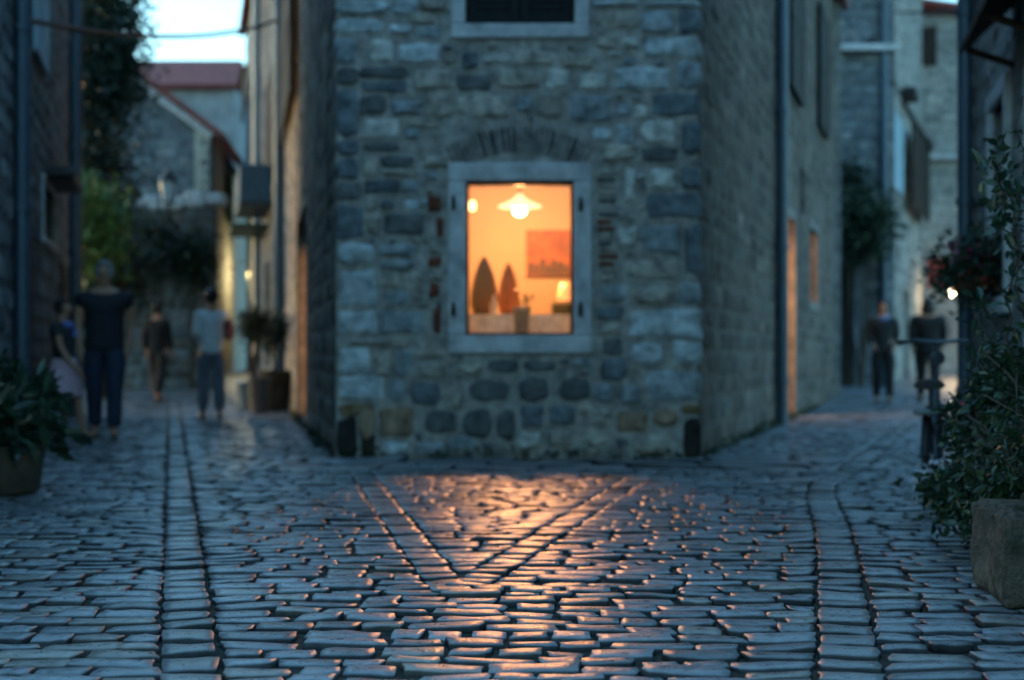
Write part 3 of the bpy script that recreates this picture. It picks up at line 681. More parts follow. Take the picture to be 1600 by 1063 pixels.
mb = MB(); o = TH.ops[0]; mb.box(TH.pt((o[0]+o[1])/2, 1.8, -.2), (o[1]-o[0]-.01, .04, 2.38), TH.rot()); mb.build('door', M_SHUT, T_)
# gable house facing down the lane
GH = thing('gable_house', 'dark gabled stone house with red tiled roof at the lane end', 'house', (-10.5, 38, 0))
GF = Wall((-13.0, 38), (-8.07, 38), -.1, 6.87, .4); mb = MB(); GF.base(mb, (.13, .15, .165))
Q, C = GF.courses(.1, 6.8, (.18, .3), (.25, .6), COOL); GF.stones(mb, Q, RNG.uniform(.01, .03, len(Q)), C, nu=5, nv=4, p=4, nz=.25, sink=.01)
mb.add([(-13, 38, 6.87), (-8.07, 38, 6.87), (-10.5, 38, 8.67)], [(0, 1, 2)], (.13, .15, .165))
mb.add([(-13, 38.4, 6.87), (-8.07, 38.4, 6.87), (-10.5, 38.4, 8.67)], [(2, 1, 0)], (.13, .15, .165)); mb.build('gable_wall', M_SIDE, GH)
GS = Wall((-8.07, 38.003), (-9.3, 50.5), -.1, 6.87, .4); mb = MB(); GS.ops = [(GS.a_at(42.6), GS.a_at(43.8), .9, 3.2)]
GS.base(mb, (.45, .43, .36)); mb.build('side_wall', mat_attr('pale_plaster', .9, scale=2.5, lo=.75, hi=1.15, bstr=.3), GH)
mb = MB(); mb.box(GS.pt((GS.ops[0][0]+GS.ops[0][1])/2, 2.05, -.15), (GS.ops[0][1]-GS.ops[0][0]-.01, .04, 2.28), GS.rot()); mb.build('door', M_WOOD, GH)
shutter(GS, GS.a_at(41.6), GS.a_at(43.0), 4.8, 6.2, GH, M_SHUTGR, off=.08)
def slab(pts, th, name, mat, par):
    pts = [Vector(p) for p in pts]; n = (pts[1]-pts[0]).cross(pts[3]-pts[0]).normalized()*th
    mb = MB(); mb.add([tuple(p) for p in pts]+[tuple(p+n) for p in pts], [(3, 2, 1, 0), (4, 5, 6, 7), (0, 1, 5, 4), (1, 2, 6, 5), (2, 3, 7, 6), (3, 0, 4, 7)]); return mb.build(name, mat, par)
slab([(-10.5, 37.75, 8.69), (-7.75, 37.75, 6.66), (-8.95, 50.6, 6.66), (-10.5, 50.6, 8.69)], .16, 'roof', M_TILE, GH)
slab([(-13.3, 37.75, 6.66), (-10.5, 37.75, 8.70), (-10.5, 50.6, 8.70), (-13.3, 50.6, 6.66)], .16, 'roof', M_TILE, GH)
mb = MB(); mb.tube([(-10.45, 37.9, 8.52), (-8.0, 37.9, 6.72)], .11, 6); mb.build('verge_trim', M_DRESS, GH)
# red roofed house behind it
RB = thing('red_roof_house', 'house with red tiled roof rising behind the gabled house', 'house', (-12.7, 56, 0))
mb = MB(); mb.box((-12.9, 57.5, 5.5), (4.2, 4, 11.6), col=(.2, .215, .225)); mb.build('walls', MATS['pale_plaster'], RB)
slab([(-15.1, 55.2, 11.3), (-10.7, 55.2, 11.3), (-10.9, 57.5, 12.7), (-15.0, 57.5, 12.7)], .15, 'roof', M_TILE, RB)
slab([(-15.0, 57.55, 12.7), (-10.9, 57.55, 12.7), (-10.7, 59.8, 11.3), (-15.1, 59.8, 11.3)], .15, 'roof', M_TILE, RB)
DH = thing('distant_house', 'small far house with faded pink roof beside the tall house', 'house', (-13, 68, 0))
mb = MB(); mb.box((-12.8, 70, 5.5), (3.6, 4, 11.2), col=(.38, .35, .31)); mb.build('walls', MATS['pale_plaster'], DH)
slab([(-14.9, 67.6, 10.9), (-10.8, 67.6, 10.9), (-10.8, 70.5, 12.4), (-14.9, 70.5, 12.4)], .2, 'roof', M_TILE, DH)
# garden wall
GW = Wall((-12.5, 30), (-6.3, 30), -.1, 4.0, .4)
mb = MB(); GW.base(mb, (.16, .17, .17)); Q, C = GW.courses(.1, 3.95, (.15, .28), (.2, .5), COOL+WARM); GW.stones(mb, Q, RNG.uniform(.015, .035, len(Q)), C, nu=5, nv=4, p=4, nz=.3, sink=.01)
gw = thing('garden_wall', 'high rubble garden wall with pale coping behind the trees', 'wall', (-9.4, 30, 0)); mb.build('wall_face', M_SIDE, gw)
mb = MB(); x = -12.5
while x < -6.35:
    w = random.uniform(.3, .6); mb.box((x+w/2, 30.2, 4.08+random.uniform(-.04, .08)), (w-.02, .55, .22+random.uniform(0, .12)), bev=.04); x += w
mb.build('coping', M_DRESS, gw)

# ------------------------------------------------------------------ right lane, further back
RC = Wall((5.6, 32), (8.6, 32), -.1, 9.5, .4); RC.ops = [(.75, 2.1, 0, 2.9)]
rc = simple_house('stone_house', 'dark blue grey stone house set back behind the green creeper', RC, COOL, (.13, .15, .165), 5, n=(5, 4))
mb = MB(); mb.box(RC.pt(1.6, 7.75, .1), (2.9, .3, .14), bev=.02); mb.build('string_course', M_DRESS, rc)
mb = MB(); mb.box(RC.pt(1.425, 1.4, -.25), (1.33, .05, 2.78)); mb.build('door', M_SHUT, rc)
pipe(RC, 2.75, .2, 9.4, .09, rc, M_IRON)
PR = Wall((8.32, 32.2), (12.1, 42.0), -.1, 11.5, .4); PR.ops = [(PR.a_at(37.2), PR.a_at(38.4), .2, 2.6)]
pr = simple_house('pale_house', 'pale plastered house with blue and dark shutters in the right lane', PR, PALE, (.30, .29, .265), 5, (.2, .35), (.3, .7), n=(5, 4))
shutter(PR, PR.a_at(32.5), PR.a_at(36.4), 4.95, 6.8, pr, M_SHUTBL, off=.06)
sh = shutter(PR, PR.a_at(36.9), PR.a_at(41.6), 4.75, 6.9, pr, M_SHUTBR, off=.25)
mb = MB(); o = PR.ops[0]; mb.box(PR.pt((o[0]+o[1])/2, 1.4, -.2), (o[1]-o[0]-.01, .05, 2.38), PR.rot()); mb.build('door', M_SHUT, pr)
for yy, zz in ((36.8, 7.6), (41, 6.95)):
    mb = MB(); mb.box(PR.pt(PR.a_at(yy), zz, .2), (.9, .4, .3), PR.rot(), bev=.06); mb.build('roof_bracket', M_DARKIRON, pr)
EH = Wall((11.5, 44), (19.5, 44), -.1, 11.4, .4); EH.ops = [(P(1440, 0, 44).x-11.5, P(1463, 0, 44).x-11.5, 9.85, 11.05)]
eh = simple_house('end_house', 'pale house closing the right lane under the strip of sky', EH, PALE, (.31, .3, .275), 5, (.2, .35), (.3, .7), n=(5, 4), roof=False)
slab([(11.2, 43.6, 11.9), (19.8, 43.6, 10.7), (19.8, 49.4, 10.7), (11.2, 49.4, 11.9)], .15, 'roof', M_TILE, eh)
mb = MB(); o = EH.ops[0]; mb.box(EH.pt((o[0]+o[1])/2, (o[2]+o[3])/2, .03), (o[1]-o[0], .05, o[3]-o[2])); mb.build('shutter', M_SHUTBR, eh)
mb = MB(); mb.box(EH.pt(3.0, 7.0, .1), (6, .25, .12), bev=.02); mb.build('string_course', M_DRESS, eh)

# ------------------------------------------------------------------ lamps in the lanes
def wall_lamp(name, label, c, glow, r, bracket_to, power, col):
    t = thing(name, label, 'street lamp', c)
    mb = MB(); mb.lathe([(0, -r*1.1), (r*.7, -r*.8), (r, 0), (r*.7, r*.8), (0, r*1.1)], c, 14); mb.build('bulb', mat_emit(name+'_glow', (1, .78, .48), glow), t, smooth=True)
    mb = MB(); mb.lathe([(r*1.7, r*.7), (r*1.2, r*1.5), (r*.4, r*2), (0, r*2)], c, 14); mb.build('lamp_shade', M_DARKIRON, t)
    mb = MB(); mb.tube([(c[0], c[1], c[2]+r*2), (c[0], c[1], c[2]+r*2+.15), tuple((Vector(bracket_to)+Vector(c))/2+Vector((0, 0, .3))), bracket_to], .02, 6); mb.build('bracket', M_DARKIRON, t)
    lamp('lane_light', (c[0], c[1]-.05, c[2]-r*1.6), col, power, .08)
c = P(1489, 457, 41.0); wall_lamp('street_lamp', 'small glowing lamp beside the right drainpipe far down the lane', tuple(c), 6, .10, (c.x-.1, 44, c.z+.2), 2.2, (1, .62, .28))
c = P(372, 438, 43.0); wall_lamp('street_lamp', 'dark shaded lamp lighting the yellow wall down the left lane', (c.x+.35, c.y, c.z+.2), .006, .08, GS.pt(GS.a_at(43), c.z+.3, 0), 13, (1, .8, .42))
def lantern():
    c = P(263, 290, 29.2); t = thing('street_lantern', 'unlit pale glass street lantern on the garden wall', 'street lamp', c); k = .19
    mb = MB(); mb.lathe([(k*.55, -.34), (k, .06), (k*.9, .07)], c, 6); mb.build('glass', mat_plain('frosted_glass', (.55, .68, .74), .3, var=.05), t)
    mb = MB(); mb.lathe([(k*1.15, .07), (k*.6, .22), (k*.3, .27), (k*.25, .33), (0, .35)], c, 6)
    for i in range(6):
        an = math.pi*2*i/6; mb.tube([(c.x+k*.57*math.cos(an), c.y+k*.57*math.sin(an), c.z-.34), (c.x+k*1.02*math.cos(an), c.y+k*1.02*math.sin(an), c.z+.07)], .012, 5)
    mb.lathe([(k*.6, -.37), (k*.6, -.34), (0, -.34)], c, 6); mb.build('metal_cap', M_DARKIRON, t)
    mb = MB(); mb.tube([(c.x, c.y, c.z-.36), (c.x, c.y, c.z-.55), (c.x, 29.8, c.z-.75), (c.x, 30.0, c.z-.8)], .025, 6); mb.build('bracket', M_DARKIRON, t)
lantern()
def cable(name, label, A, B, sag, r=.012, extra=None):
    A, B = Vector(A), Vector(B); mb = MB(); mb.tube([tuple(A.lerp(B, t)-Vector((0, 0, sag*4*t*(1-t)))) for t in np.linspace(0, 1, 22)], r, 6)
    return tag(mb.build(name, M_DARKIRON), label, 'cable')
cable('overhead_cable', 'thin overhead cable sagging across the sky of the left lane', P(36, 30, 13.2), P(448, 26, 25), .25, .03)
cable('overhead_cable', 'dark slanting cable in front of the pale house at right', P(1362, 60, 31.8), P(1446, 215, 41.3), .1, .06)
cable('overhead_cable', 'straight dark cable under the strip of sky at right', P(1395, 20, 34.5), P(1506, 18, 12.2), .0, .022)

# ------------------------------------------------------------------ plants
def blob(rng, c, rad, n, shell=.55):
    d = rng.normal(size=(n, 3)); d /= np.linalg.norm(d, axis=1)[:, None]; r = (shell+(1-shell)*rng.random(n))[:, None]
    return np.asarray(c)+d*r*np.asarray(rad), d
def crown(rng, blobs, size, mat, parent, name='crown', n_per=300, aspect=.5, detail=False, clump=None):
    mb = MB()
    for c, rad in blobs:
        vol = rad[0]*rad[1]*rad[2]; n = int(n_per)
        if clump:   # clumps of leaves spread through the volume leave gaps
            cc, d = blob(rng, c, rad, max(6, n//clump), .35)
            pts = np.repeat(cc, clump, 0)+rng.normal(size=(len(cc)*clump, 3))*size*1.5; dd = np.repeat(d, clump, 0)
        else: pts, dd = blob(rng, c, rad, n)
        leaves(mb, pts, size, rng, detail, outward=dd*.7, aspect=aspect)
    return mb.build(name, mat, parent)
def conifer():
    rng = np.random.default_rng(5); o = P(152, 600, 27.0); o.z = 0.1
    t = thing('conifer_tree', 'tall dark cypress rising behind the left house', 'tree', o); x, y = o.x, o.y
    mb = MB(); mb.tube([(x, y, 0), (x+.05, y, 3), (x, y, 6), (x-.05, y, 10)], [.22, .18, .12, .04], 8)
    for k in range(22):
        z = rng.uniform(3, 9.5); a_ = rng.uniform(0, 6.28); mb.tube([(x, y, z), (x+.5*math.cos(a_), y+.5*math.sin(a_), z+.35)], [.04, .015], 5)
    mb.build('trunk', M_BARK, t)
    bl = []
    for k in range(54):
        z = rng.uniform(3.2, 10.9); rr = .62*(1-max(0, z-8)/4.5)*(.65+.35*min(1, (z-2.6)/2)); a_ = rng.uniform(0, 6.28); bl.append(((x+rr*.65*math.cos(a_), y+rr*.65*math.sin(a_), z), (.36, .4, .7)))
    crown(rng, bl, .15, M_LEAFD, t, n_per=420, aspect=.45, clump=9)
conifer()
def shrub(name, label, cat, px, py, d, wpx, hpx, n_blob, size, mat, n_per, seed, base=True, depth=1., zbase=None, clump=7, group=None, aspect=.5, detail=False):
    rng = np.random.default_rng(seed); c = P(px, py, d); k = d/F; W, H = wpx*k/2, hpx*k/2
    zb = zbase if zbase is not None else gz(d)
    t = thing(name, label, cat, (c.x, c.y, zb), group)
    bl = []
    for i in range(n_blob):
        v = rng.normal(size=3); v /= np.linalg.norm(v); v *= rng.random()**.4
        bl.append(((c.x+v[0]*W*.72, c.y+v[1]*min(W, .8)*depth*.7, c.z+v[2]*H*.75), (W*rng.uniform(.25, .45), min(W, .8)*depth*.4, H*rng.uniform(.22, .4))))
    crown(rng, bl, size, mat, t, 'foliage', n_per, clump=clump, aspect=aspect, detail=detail)
    mb = MB()
    for i in range(7):
        b = bl[i % len(bl)][0]; x0 = c.x+rng.uniform(-.1, .1)*W; mb.tube([(x0, c.y, zb), ((x0+b[0])/2+rng.uniform(-.05, .05), (c.y+b[1])/2, (zb+b[2])/2), b], [.03*min(1, W*1.2)+.006, .02*min(1, W)+.005, .005], 6)
    mb.build('stem', M_BARK, t); return t
shrub('shrub', 'bright green shrub below the dark cypress', 'plant', 152, 345, 24.6, 125, 190, 12, .13, M_LEAFG, 300, 21)
shrub('shrub', 'dark shrub behind the man in the dark shirt', 'plant', 165, 450, 25.8, 130, 190, 10, .14, M_LEAFD, 260, 22)
shrub('wall_creeper', 'dark creeper hanging over the garden wall coping', 'plant', 240, 392, 29.6, 90, 90, 10, .12, M_LEAFD, 240, 23, depth=.35)
shrub('wall_creeper', 'green creeper clinging low on the garden wall', 'plant', 300, 410, 29.7, 60, 100, 7, .12, M_LEAFB, 150, 25, depth=.3)
shrub('green_creeper', 'green creeper bushing out over the dark doorway in the right lane', 'plant', 1343, 352, 31.2, 115, 120, 14, .13, M_LEAFB, 380, 24, depth=1.)
shrub('green_creeper', 'dark creeper hanging beside the dark doorway in the right lane', 'plant', 1325, 300, 31.5, 60, 100, 8, .13, M_LEAFD, 220, 28, depth=.6)

def planter_left():
    o = P(20, 775, 8.35); o.z = 0; t = thing('stone_planter', 'squat mossy stone planter at the left edge', 'planter', (-3.0, 8.35, 0))
    mb = MB(); mb.lathe([(.17, 0), (.2, .03), (.225, .2), (.235, .25), (.235, .29), (.2, .29), (.18, .25), (0, .25)], (-3.0, 8.4, 0), 22); mb.build('pot', M_POTST, t, smooth=True)
    mb = MB(); mb.lathe([(.19, .255), (.1, .27), (0, .275)], (-3.0, 8.4, 0), 16); mb.build('soil', M_SOIL, t)
    rng = np.random.default_rng(31); p = thing('leafy_bush', 'broad leaved dark bush growing in the left stone planter', 'plant', (-2.98, 8.4, .3))
    bl = [((-3.04+rng.uniform(-.28, .26), 8.4+rng.uniform(-.3, .3), .3+rng.uniform(-.06, .40)), (.2, .2, .17)) for _ in range(16)]
    crown(rng, bl, .13, M_LEAFL, p, 'foliage', 85, .42, True)
    mb = MB()
    for b, _ in bl: mb.tube([(-2.98, 8.4, .28), b], [.012, .005], 5)
    mb.build('stem', M_BARK, p)
planter_left()
def mat_mossy(name, c1, c2, c3):
    m, nt, bs = new_mat(name); v = geo(nt); n1 = noise(nt, 5, 8, .7, v); n2 = noise(nt, 38, 6, .7, v); n3 = noise(nt, 2.2, 5, .7, v)
    r = ramp(nt, n1.outputs['Fac'], [(.36, c2), (.52, c1), (.68, c3)]); q = ramp(nt, n2.outputs['Fac'], [(.3, .45), (.7, 1.35)]); z = ramp(nt, n3.outputs['Fac'], [(.35, .5), (.6, 1.2)])
    nt.links.new(mul(nt, mul(nt, r.outputs[0], q.outputs[0]), z.outputs[0]), bs.inputs['Base Color']); bs.inputs['Roughness'].default_value = .92
    mx = nd(nt, 'ShaderNodeMath', operation='MULTIPLY_ADD'); nt.links.new(n2.outputs['Fac'], mx.inputs[0]); mx.inputs[1].default_value = .4; nt.links.new(n1.outputs['Fac'], mx.inputs[2]); bump(nt, bs, mx.outputs[0], 1, .05); return m
M_TROUGH = mat_mossy('weathered_trough_stone', (.085, .075, .06), (.022, .03, .016), (.14, .115, .085))
def trough_right():
    cx, cy = 2.03, 4.74; rot = math.radians(-6)
    t = thing('stone_trough', 'weathered stone trough at the lower right corner', 'planter', (cx, cy, 0))
    mb = MB(); L, D, Hh, w = .86, .52, .305, .07
    ca, sa = math.cos(rot), math.sin(rot); tr = lambda x, y: (cx+x*ca-y*sa, cy+x*sa+y*ca)
    def bx(x, y, dx, dy, z0=0, z1=Hh): q = tr(x, y); mb.box((*q, (z0+z1)/2), (dx, dy, z1-z0), rot, bev=.018)
    bx(0, -D/2+w/2, L, w); bx(0, D/2-w/2, L, w); bx(-L/2+w/2, 0, w, D-2*w-.004, 0, Hh-.006); bx(L/2-w/2, 0, w, D-2*w-.004, 0, Hh-.006)
    o = mb.build('trough_walls', M_TROUGH, t)
    sm = o.modifiers.new('sub', 'SUBSURF'); sm.subdivision_type = 'SIMPLE'; sm.levels = 4; sm.render_levels = 4
    tx = bpy.data.textures.new('trough_lumps', 'CLOUDS'); tx.noise_scale = .09; dm = o.modifiers.new('d', 'DISPLACE'); dm.texture = tx; dm.strength = .05; dm.mid_level = .5; dm.texture_coords = 'GLOBAL'
    mb = MB(); q = tr(0, 0); mb.box((*q, .235), (L-2*w-.006, D-2*w-.006, .04), rot); mb.build('soil', M_SOIL, t)
trough_right()
def vine_path(rng, start, end, wob, n=9):
    a, b = Vector(start), Vector(end); out = [a]
    for i in range(1, n): t = i/n; out.append(a.lerp(b, t)+Vector((rng.normal()*wob, rng.normal()*wob, rng.normal()*wob*.6)))
    out.append(b); return out
def right_bush():
    rng = np.random.default_rng(41); t = thing('leafy_bush', 'dense fine leaved bush spilling from the right stone trough', 'plant', (2.0, 5.0, .3))
    bl = []
    def B(px, py, d, rp, n=1, rz=None):
        c = P(px, py, d); r = rp*d/F; bl.append((tuple(c), (r, r*.9, (rz or rp)*d/F)))
    for px, py, d, r in ((1590, 620, 5.6, 55), (1560, 660, 5.9, 50), (1520, 690, 6.0, 45), (1580, 700, 5.4, 55), (1540, 740, 5.6, 50), (1500, 740, 6.0, 42), (1590, 760, 5.2, 40), (1490, 790, 5.9, 34), (1520, 790, 5.6, 34), (1475, 770, 6.2, 28), (1565, 770, 5.3, 30), (1550, 610, 6.0, 36), (1500, 650, 6.3, 32), (1600, 560, 5.6, 38), (1560, 560, 6.1, 24), (1535, 820, 5.5, 22), (1600, 690, 5.0, 60), (1640, 640, 5.4, 70), (1660, 740, 5.1, 70)):
        B(px, py, d, r)
    mb = MB()
    for c, rad in bl:
        pts, dd = blob(rng, c, rad, 26, .25); pts = np.repeat(pts, 7, 0)+rng.normal(size=(26*7, 3))*.03
        leaves(mb, pts, .045, rng, True, outward=np.repeat(dd, 7, 0)*.6, aspect=.5)
    mb.build('foliage', M_LEAFB, t)
    mb = MB()
    for c, rad in bl:
        for k in range(4):
            e = np.array(c)+rng.normal(size=3)*np.array(rad)*.7
            mb.tube(vine_path(rng, (2.05+rng.uniform(-.25, .3), 5.05+rng.uniform(-.1, .1), .28), tuple(e), .025, 6), [.008]*4+[.005]*2+[.003], 5)
    mb.build('stem', M_BARK, t)
right_bush()
def climber():
    rng = np.random.default_rng(43); t = thing('climbing_plant', 'thin climbing plant with loose leaves up the right edge', 'plant', (2.35, 5.6, .3))
    mb = MB(); lf = []; d0 = 5.7
    for k, (px0, py0, px1, py1) in enumerate(((1585, 640, 1572, 205), (1600, 640, 1600, 150), (1592, 420, 1548, 255), (1580, 600, 1512, 455), (1600, 330, 1562, 235), (1625, 560, 1640, 90), (1600, 640, 1515, 560))):
        d = d0+rng.uniform(-.3, .5); pth = vine_path(rng, P(px0, py0, d), P(px1, py1, d+rng.uniform(-.2, .3)), .022, 12)
        mb.tube([tuple(p) for p in pth], list(np.linspace(.006, .0025, len(pth))), 5)
        for p in pth[2:]:
            for _ in range(5 if p.z > 1.0 and px0 != 1625 else 3): lf.append(np.array(p)+rng.normal(size=3)*.03)
    mb.build('stem', M_BARK, t)
    mb = MB(); leaves(mb, np.array(lf), .055, rng, True, aspect=.55); mb.build('foliage', M_LEAFL, t)
climber()
def hanging_basket():
    rng = np.random.default_rng(47); c = P(1522, 425, 10.6); t = thing('hanging_basket', 'hanging flower basket with pink and red blooms beside the right drainpipe', 'flower basket', c)
    bl = [((c.x+rng.uniform(-.16, .17), c.y+rng.uniform(-.15, .1), c.z+rng.uniform(-.12, .14)), (.12, .12, .10)) for _ in range(13)]
    crown(rng, bl, .055, M_LEAFB, t, 'foliage', 170, .55, clump=5)
    for m, n, off in ((M_FLOW, 26, (-.1, .12)), (M_FLOWR, 40, (.03, -.06))):
        mb = MB(); pts = np.array([(c.x+off[0]+rng.normal()*.11, c.y-.13+rng.normal()*.06, c.z+off[1]+rng.normal()*.06) for _ in range(n)]); pts = np.repeat(pts, 4, 0)+rng.normal(size=(n*4, 3))*.008
        leaves(mb, pts, .024, rng, False, aspect=.9); mb.build('blossom', m, t)
    mb = MB(); mb.lathe([(.06, -.2), (.14, -.14), (.18, -.04), (.17, -.04), (.1, -.12)], c, 16); mb.build('basket', M_WOOD, t)
    mb = MB(); wx = NR.pt(NR.a_at(10.7), c.z+.5, 0); mb.tube([wx, (c.x, c.y, c.z+.5)], .012, 6)
    for s_ in (-.16, .16): mb.tube([(c.x, c.y, c.z+.5), (c.x+s_, c.y, c.z-.04)], .004, 5)
    mb.build('bracket', M_DARKIRON, t)
hanging_basket()
rng = np.random.default_rng(51); c = P(1478, 742, 7.2)
t = thing('flowering_plant', 'low plant with white blossoms beside the parked bicycle', 'plant', (c.x, c.y, 0))
mb = MB(); pts = np.array([(c.x+rng.normal()*.07, c.y+rng.normal()*.06, c.z+rng.normal()*.035) for _ in range(34)]); leaves(mb, np.repeat(pts, 5, 0)+rng.normal(size=(170, 3))*.01, .035, rng, aspect=.9); mb.build('blossom', M_FLOWW, t)
mb = MB(); pts = np.array([(c.x+rng.normal()*.09, c.y+rng.normal()*.07, rng.uniform(.06, c.z+.02)) for _ in range(160)]); leaves(mb, pts, .05, rng, True); mb.build('foliage', M_LEAFB, t)
mb = MB(); [mb.tube([(c.x, c.y, 0), tuple(p)], [.006, .003], 5) for p in pts[:12]]; mb.build('stem', M_BARK, t)
# pots by the corner house, left lane
def pots():
    for (px, d, w, h, fol, lab, mt, sd) in ((405, 20.8, .34, .52, (395, 512, 36, 44), 'tub with round clipped shrub at the left side wall', mat_plain('pale_tub', (.06, .075, .09), .7), 61),
                                      (430, 21.6, .5, .62, (430, 520, 38, 78), 'dark tub with upright shrub beside the lit doorway', M_POTST, 62)):
        c = P(px, 640, d); c.z = 0; t = thing('plant_tub', lab, 'planter', c, 'tubs along the left side wall'); r = w/2
        mb = MB(); mb.lathe([(r*.8, 0), (r*.85, .03), (r, h*.9), (r*1.06, h*.92), (r*1.06, h), (r*.9, h), (r*.85, h*.9), (0, h*.9)], c, 20); mb.build('tub', mt, t, smooth=True)
        shrub('tub_shrub', 'round dark clipped shrub growing in the paler tub' if sd == 61 else 'upright dark shrub growing in the darker tub', 'plant', fol[0], fol[1], d, fol[2], fol[3], 9, .06, M_LEAFD, 200, sd, zbase=h*.9, clump=6)
pots()
c = P(392, 590, 22.4); c.z = 0
mb = MB(); mb.lathe([(.16, 0), (.19, .03), (.24, .38), (.26, .39), (.26, .44), (.22, .44), (.2, .36), (0, .36)], c, 20)
tag(mb.build('pale_pot', mat_plain('blue_grey_glaze', (.16, .22, .28), .5), smooth=True, origin=c), 'pale blue pot behind the clipped shrub tub', 'pot')
# weeds and moss along the foot of the walls
rng = np.random.default_rng(91); mb = MB(); pts = []
for W_, a0, a1, n in ((FR, .05, 2.9, 60), (RW, .2, 12, 150), (LW, 6, 14.6, 90), (NL, 3, 14, 60)):
    for _ in range(n):
        a_ = rng.uniform(a0, a1); x, y, z = W_.pt(a_, .0, rng.uniform(.01, .07)); hgt = rng.uniform(.02, .10)
        for q in range(7): pts.append((x+rng.normal()*.03, y+rng.normal()*.03, max(.004, rng.uniform(0, hgt))))
leaves(mb, np.array(pts), .045, rng, up=1.2); tag(mb.build('weeds', M_LEAFB), 'low weeds and moss along the foot of the walls', 'weeds', kind='stuff')
# red banner
a = P(1448, 450, 38); bb = P(1477, 405, 38); t = thing('hanging_banner', 'small red banner hanging above the dark coated person', 'banner', (a+bb)/2)
mb = MB(); n = 8
for i in range(n):
    x0 = a.x+(bb.x-a.x)*i/n; x1 = a.x+(bb.x-a.x)*(i+1)/n; q0, q1 = .05*math.sin(i*1.3), .05*math.sin((i+1)*1.3)
    mb.add([(x0, 38+q0, bb.z), (x1, 38+q1, bb.z), (x1, 38+q1, a.z), (x0, 38+q0, a.z), (x0, 38.02+q0, bb.z), (x1, 38.02+q1, bb.z), (x1, 38.02+q1, a.z), (x0, 38.02+q0, a.z)], [(0, 1, 2, 3), (7, 6, 5, 4), (0, 4, 5, 1), (2, 6, 7, 3)])
mb.build('cloth', mat_plain('red_cloth', (.5, .05, .035), .8), t)
mb = MB(); mb.tube([(a.x-.05, 38, bb.z+.02), (bb.x+.4, 38, bb.z+.02), (bb.x+.4, 44, bb.z+.02)], .02, 6); mb.build('pole', M_DARKIRON, t)

# ------------------------------------------------------------------ bicycle
def bicycle():
    o = P(1450, 780, 8.15); o.z = 0; rot = math.radians(-20); t = thing('parked_bicycle', 'small wheeled bicycle parked behind the right bush', 'bicycle', o)
    f = Vector((-math.sin(rot)*1., math.cos(rot), 0)); s_ = Vector((f.y, -f.x, 0)); R = .24
    L = lambda along, side, z: tuple(o+f*along+s_*side+Vector((0, 0, z)))
    blk = mat_plain('black_rubber', (.012, .012, .013), .7); chrome = mat_plain('grey_metal', (.10, .125, .14), .4, .6, var=.15)
    def wheel(al):
        mb = MB(); mb.torus(L(al, 0, R), R-.02, .02, rot=rot); w = mb.build('wheel', blk, t, smooth=True)
        mb = MB(); mb.torus(L(al, 0, R), R-.045, .009, rot=rot)
        for i in range(14): an = math.pi*2*i/14; mb.tube([L(al, 0, R), L(al+(R-.045)*math.cos(an), 0, R+(R-.045)*math.sin(an))], .0015, 4)
        mb.tube([L(al, -.05, R), L(al, .05, R)], .018, 8); mb.build('rim', chrome, w)
    wheel(0); wheel(1.0)
    mb = MB(); bb = L(.42, 0, .27); seat = L(.25, 0, .52); head = L(.86, 0, .62)
    for p, q, r in ((bb, seat, .018), (bb, head, .022), (L(0, .045, R), bb, .01), (L(0, -.045, R), bb, .01), (L(0, .045, R), L(.26, .01, .5), .009), (L(0, -.045, R), L(.26, -.01, .5), .009), (head, L(.88, 0, .5), .02), (L(.88, .05, .5), L(1, .05, R), .013), (L(.88, -.05, .5), L(1, -.05, R), .013), (L(.88, -.05, .5), L(.88, .05, .5), .015), (seat, L(.22, 0, .64), .013)):
        mb.tube([p, q], r, 8)
    mb.build('frame', chrome, t)
    mb = MB(); mb.tube([head, L(.82, 0, .88), L(.8, 0, .9)], .013, 8); mb.tube([L(.70, -.2, .90), L(.78, -.12, .91), L(.8, 0, .9), L(.78, .12, .91), L(.70, .2, .90)], .012, 8); mb.build('handlebar', chrome, t)
    for k in (-1, 1): mb = MB(); mb.tube([L(.70, k*.2, .90), L(.61, k*.21, .895)], .017, 8); mb.build('grip', blk, t)
    mb = MB(); n = 8
    prof = [(.06, .085, .66), (.12, .09, .675), (.2, .06, .67), (.27, .03, .665), (.33, .018, .66)]
    V = []
    for al, w, z in prof: V += [L(al, -w, z-.03), L(al, -w*.7, z), L(al, 0, z+.008), L(al, w*.7, z), L(al, w, z-.03), L(al, 0, z-.045)]
    fs = [(i*6+k, i*6+(k+1) % 6, i*6+6+(k+1) % 6, i*6+6+k) for i in range(len(prof)-1) for k in range(6)]+[tuple(range(6)), tuple(range((len(prof)-1)*6, len(prof)*6))]
    mb.add(V, fs); mb.build('saddle', blk, t)
    mb = MB(); mb.tube([L(-.12, 0, .455+.02), L(-.2, 0, .40)], .0, 4) if False else None
    arc = [L(-(R+.03)*math.sin(a_), 0, R+(R+.03)*math.cos(a_)) for a_ in np.linspace(-.4, 1.5, 10)]
    mb.tube(arc, .022, 6); mb.build('mudguard', blk, t)
    mb = MB(); mb.box(L(-.16, 0, .50), (.12, .3, .03), rot, bev=.01); mb.build('rear_rack', chrome, t)
    mb = MB(); q = L(.12, .16, .52); mb.lathe([(0, -.03), (.022, -.02), (.026, 0), (.022, .02), (0, .03)], q, 12); mb.build('reflector', mat_emit('red_reflector_glow', (.8, .05, .02), .02), t, smooth=True)  # faint red glow given to the reflector by emission
    mb = MB(); q = L(.88, 0, .80); mb.lathe([(0, -.05), (.04, -.03), (.05, .01), (.03, .04), (0, .045)], q, 14); mb.build('headlight', chrome, t, smooth=True)
bicycle()

